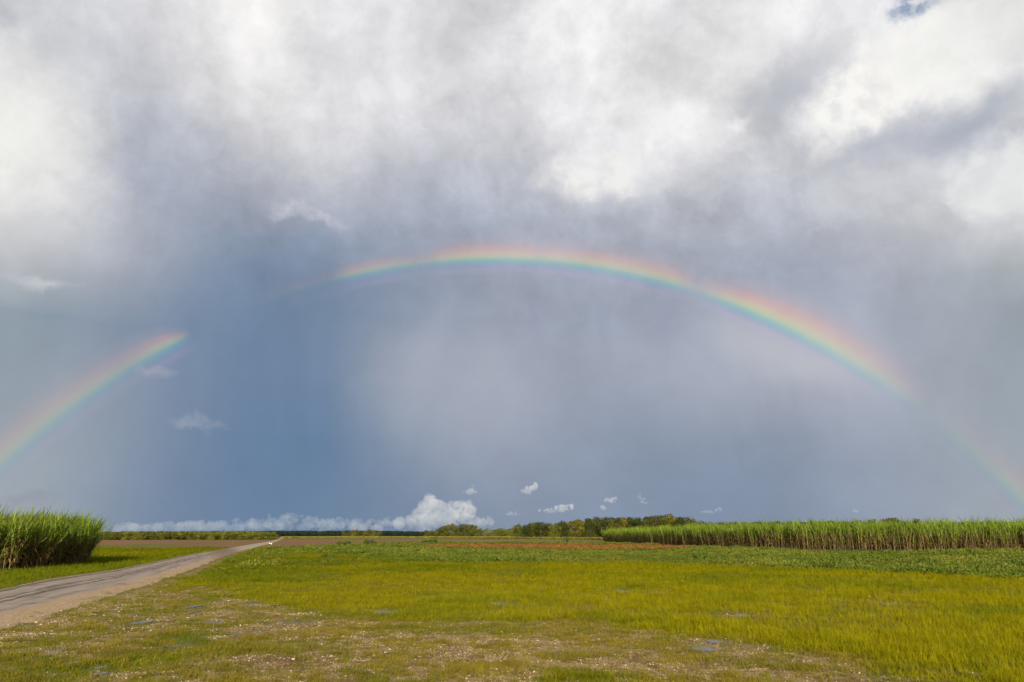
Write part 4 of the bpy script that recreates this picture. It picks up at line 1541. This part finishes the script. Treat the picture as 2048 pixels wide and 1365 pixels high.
# strength of the bow along its arc, by photo position
keys = [((-140, 1060), 0.30, 1.2), ((0, 930), 0.42, 1.35), ((100, 845), 0.42, 1.3), ((190, 770), 0.46, 1.2), ((255, 735), 0.42, 1.1), ((320, 700), 0.72, 0.95), ((345, 690), 0.78, 0.8), ((368, 682), 0.50, 0.55), ((388, 674), 0.0, 0.4),
        ((500, 612), 0.0, 0.6), ((560, 592), 0.10, 0.7), ((665, 560), 0.14, 0.7), ((705, 550), 0.60, 0.75), ((760, 538), 0.62, 0.75), ((850, 524), 0.32, 0.7), ((885, 519), 0.80, 0.9), ((950, 514), 1.0, 1.0), ((1060, 514), 0.98, 1.0), ((1078, 515), 0.72, 1.0), ((1095, 516), 0.90, 1.0),
        ((1250, 538), 0.90, 1.1), ((1345, 561), 0.85, 1.1), ((1388, 576), 0.26, 0.9), ((1412, 584), 0.42, 1.0), ((1450, 595), 0.85, 1.1), ((1500, 610), 1.22, 1.25), ((1600, 658), 1.12, 1.5), ((1700, 715), 0.75, 1.5), ((1790, 776), 0.30, 1.5), ((1850, 815), 0.04, 1.4), ((1940, 890), 0.17, 1.2), ((2048, 1000), 0.34, 1.2), ((2120, 1070), 0.45, 1.2)]
kp = np.array([bow_phi(*k[0]) for k in keys])
ks = np.array([k[1] for k in keys])
kw = np.array([k[2] for k in keys])
o_ = np.argsort(kp)
nth = 24


def bow_strip(p_a, p_b):
    phs = np.arange(p_a, p_b, 0.25)
    n0 = len(rv)
    for ph in phs:
        for k in range(nth + 1):
            th = TH0 + (TH1 - TH0) * k / nth
            dv = ax * math.cos(R(th)) + (bx * math.cos(R(ph)) + by * math.sin(R(ph))) * math.sin(R(th))
            rv.append(tuple(dv * BOW_R))
            at_t.append(th)
            at_s.append(float(np.interp(ph, kp[o_], ks[o_])))
            at_w.append(float(np.interp(ph, kp[o_], kw[o_])))
    for i in range(len(phs) - 1):
        for k in range(nth):
            a0 = n0 + i * (nth + 1) + k
            rf.append((a0, a0 + 1, a0 + nth + 2, a0 + nth + 1))


bow_strip(kp.min() - 2, bow_phi(500, 612))
bow_strip(bow_phi(394, 671), kp.max() + 3)
bme = mesh("rainbow", rv, rf, smooth=True)
attr(bme, "theta", at_t)
attr(bme, "strength", at_s)
attr(bme, "breadth", at_w)
m, q, o = material("rainbow_light")
th = A("theta", q)
off = q.m("SUBTRACT", th, 41.05)
red_side = q.m("DIVIDE", off, A("breadth", q))
off = q.m("MAXIMUM", q.m("MINIMUM", off, 0.0), off)
u = q.m("ADD", q.m("MULTIPLY", q.m("MAXIMUM", red_side, 0.0), 1.0), q.m("MINIMUM", off, 0.0))
f = q.mr(u, -1.5, 2.5, smooth=False)


def st(x):
    return (x + 1.5) / 4.0


colr = q.ramp(f, [(st(-1.2), (0.36, 0.38, 0.52)), (st(-0.75), (0.58, 0.42, 0.74)), (st(-0.45), (0.30, 0.40, 0.66)), (st(-0.20), (0.15, 0.48, 0.60)), (st(0.05), (0.24, 0.62, 0.50)),
                  (st(0.28), (0.62, 0.74, 0.36)), (st(0.55), (0.86, 0.62, 0.34)), (st(0.95), (0.90, 0.46, 0.34)), (st(1.5), (0.72, 0.42, 0.40)), (st(2.2), (0.55, 0.42, 0.46))])
alr = q.ramp(f, [(st(-1.3), (0, 0, 0)), (st(-0.75), (0.20,) * 3), (st(-0.45), (0.24,) * 3), (st(-0.15), (0.42,) * 3), (st(0.10), (0.48,) * 3), (st(0.5), (0.52,) * 3), (st(0.9), (0.42,) * 3), (st(1.5), (0.17,) * 3), (st(2.3), (0, 0, 0))], "EASE")
al = q.m("MULTIPLY", q.m("MULTIPLY", alr, A("strength", q)), 0.78)
em = q.n("ShaderNodeEmission")
q.put(em.inputs[0], colr)
em.inputs[1].default_value = 1.0 / GAIN
tp = q.n("ShaderNodeBsdfTransparent")
mx = q.n("ShaderNodeMixShader")
q.put(mx.inputs[0], al)
q.t.links.new(tp.outputs[0], mx.inputs[1])
q.t.links.new(em.outputs[0], mx.inputs[2])
q.t.links.new(mx.outputs[0], o.inputs[0])
bow = link("rainbow", bme, m, loc=(0, 0, CAM_H))
tag(bow, "broad rainbow arching across the storm sky above the fields", "rainbow")
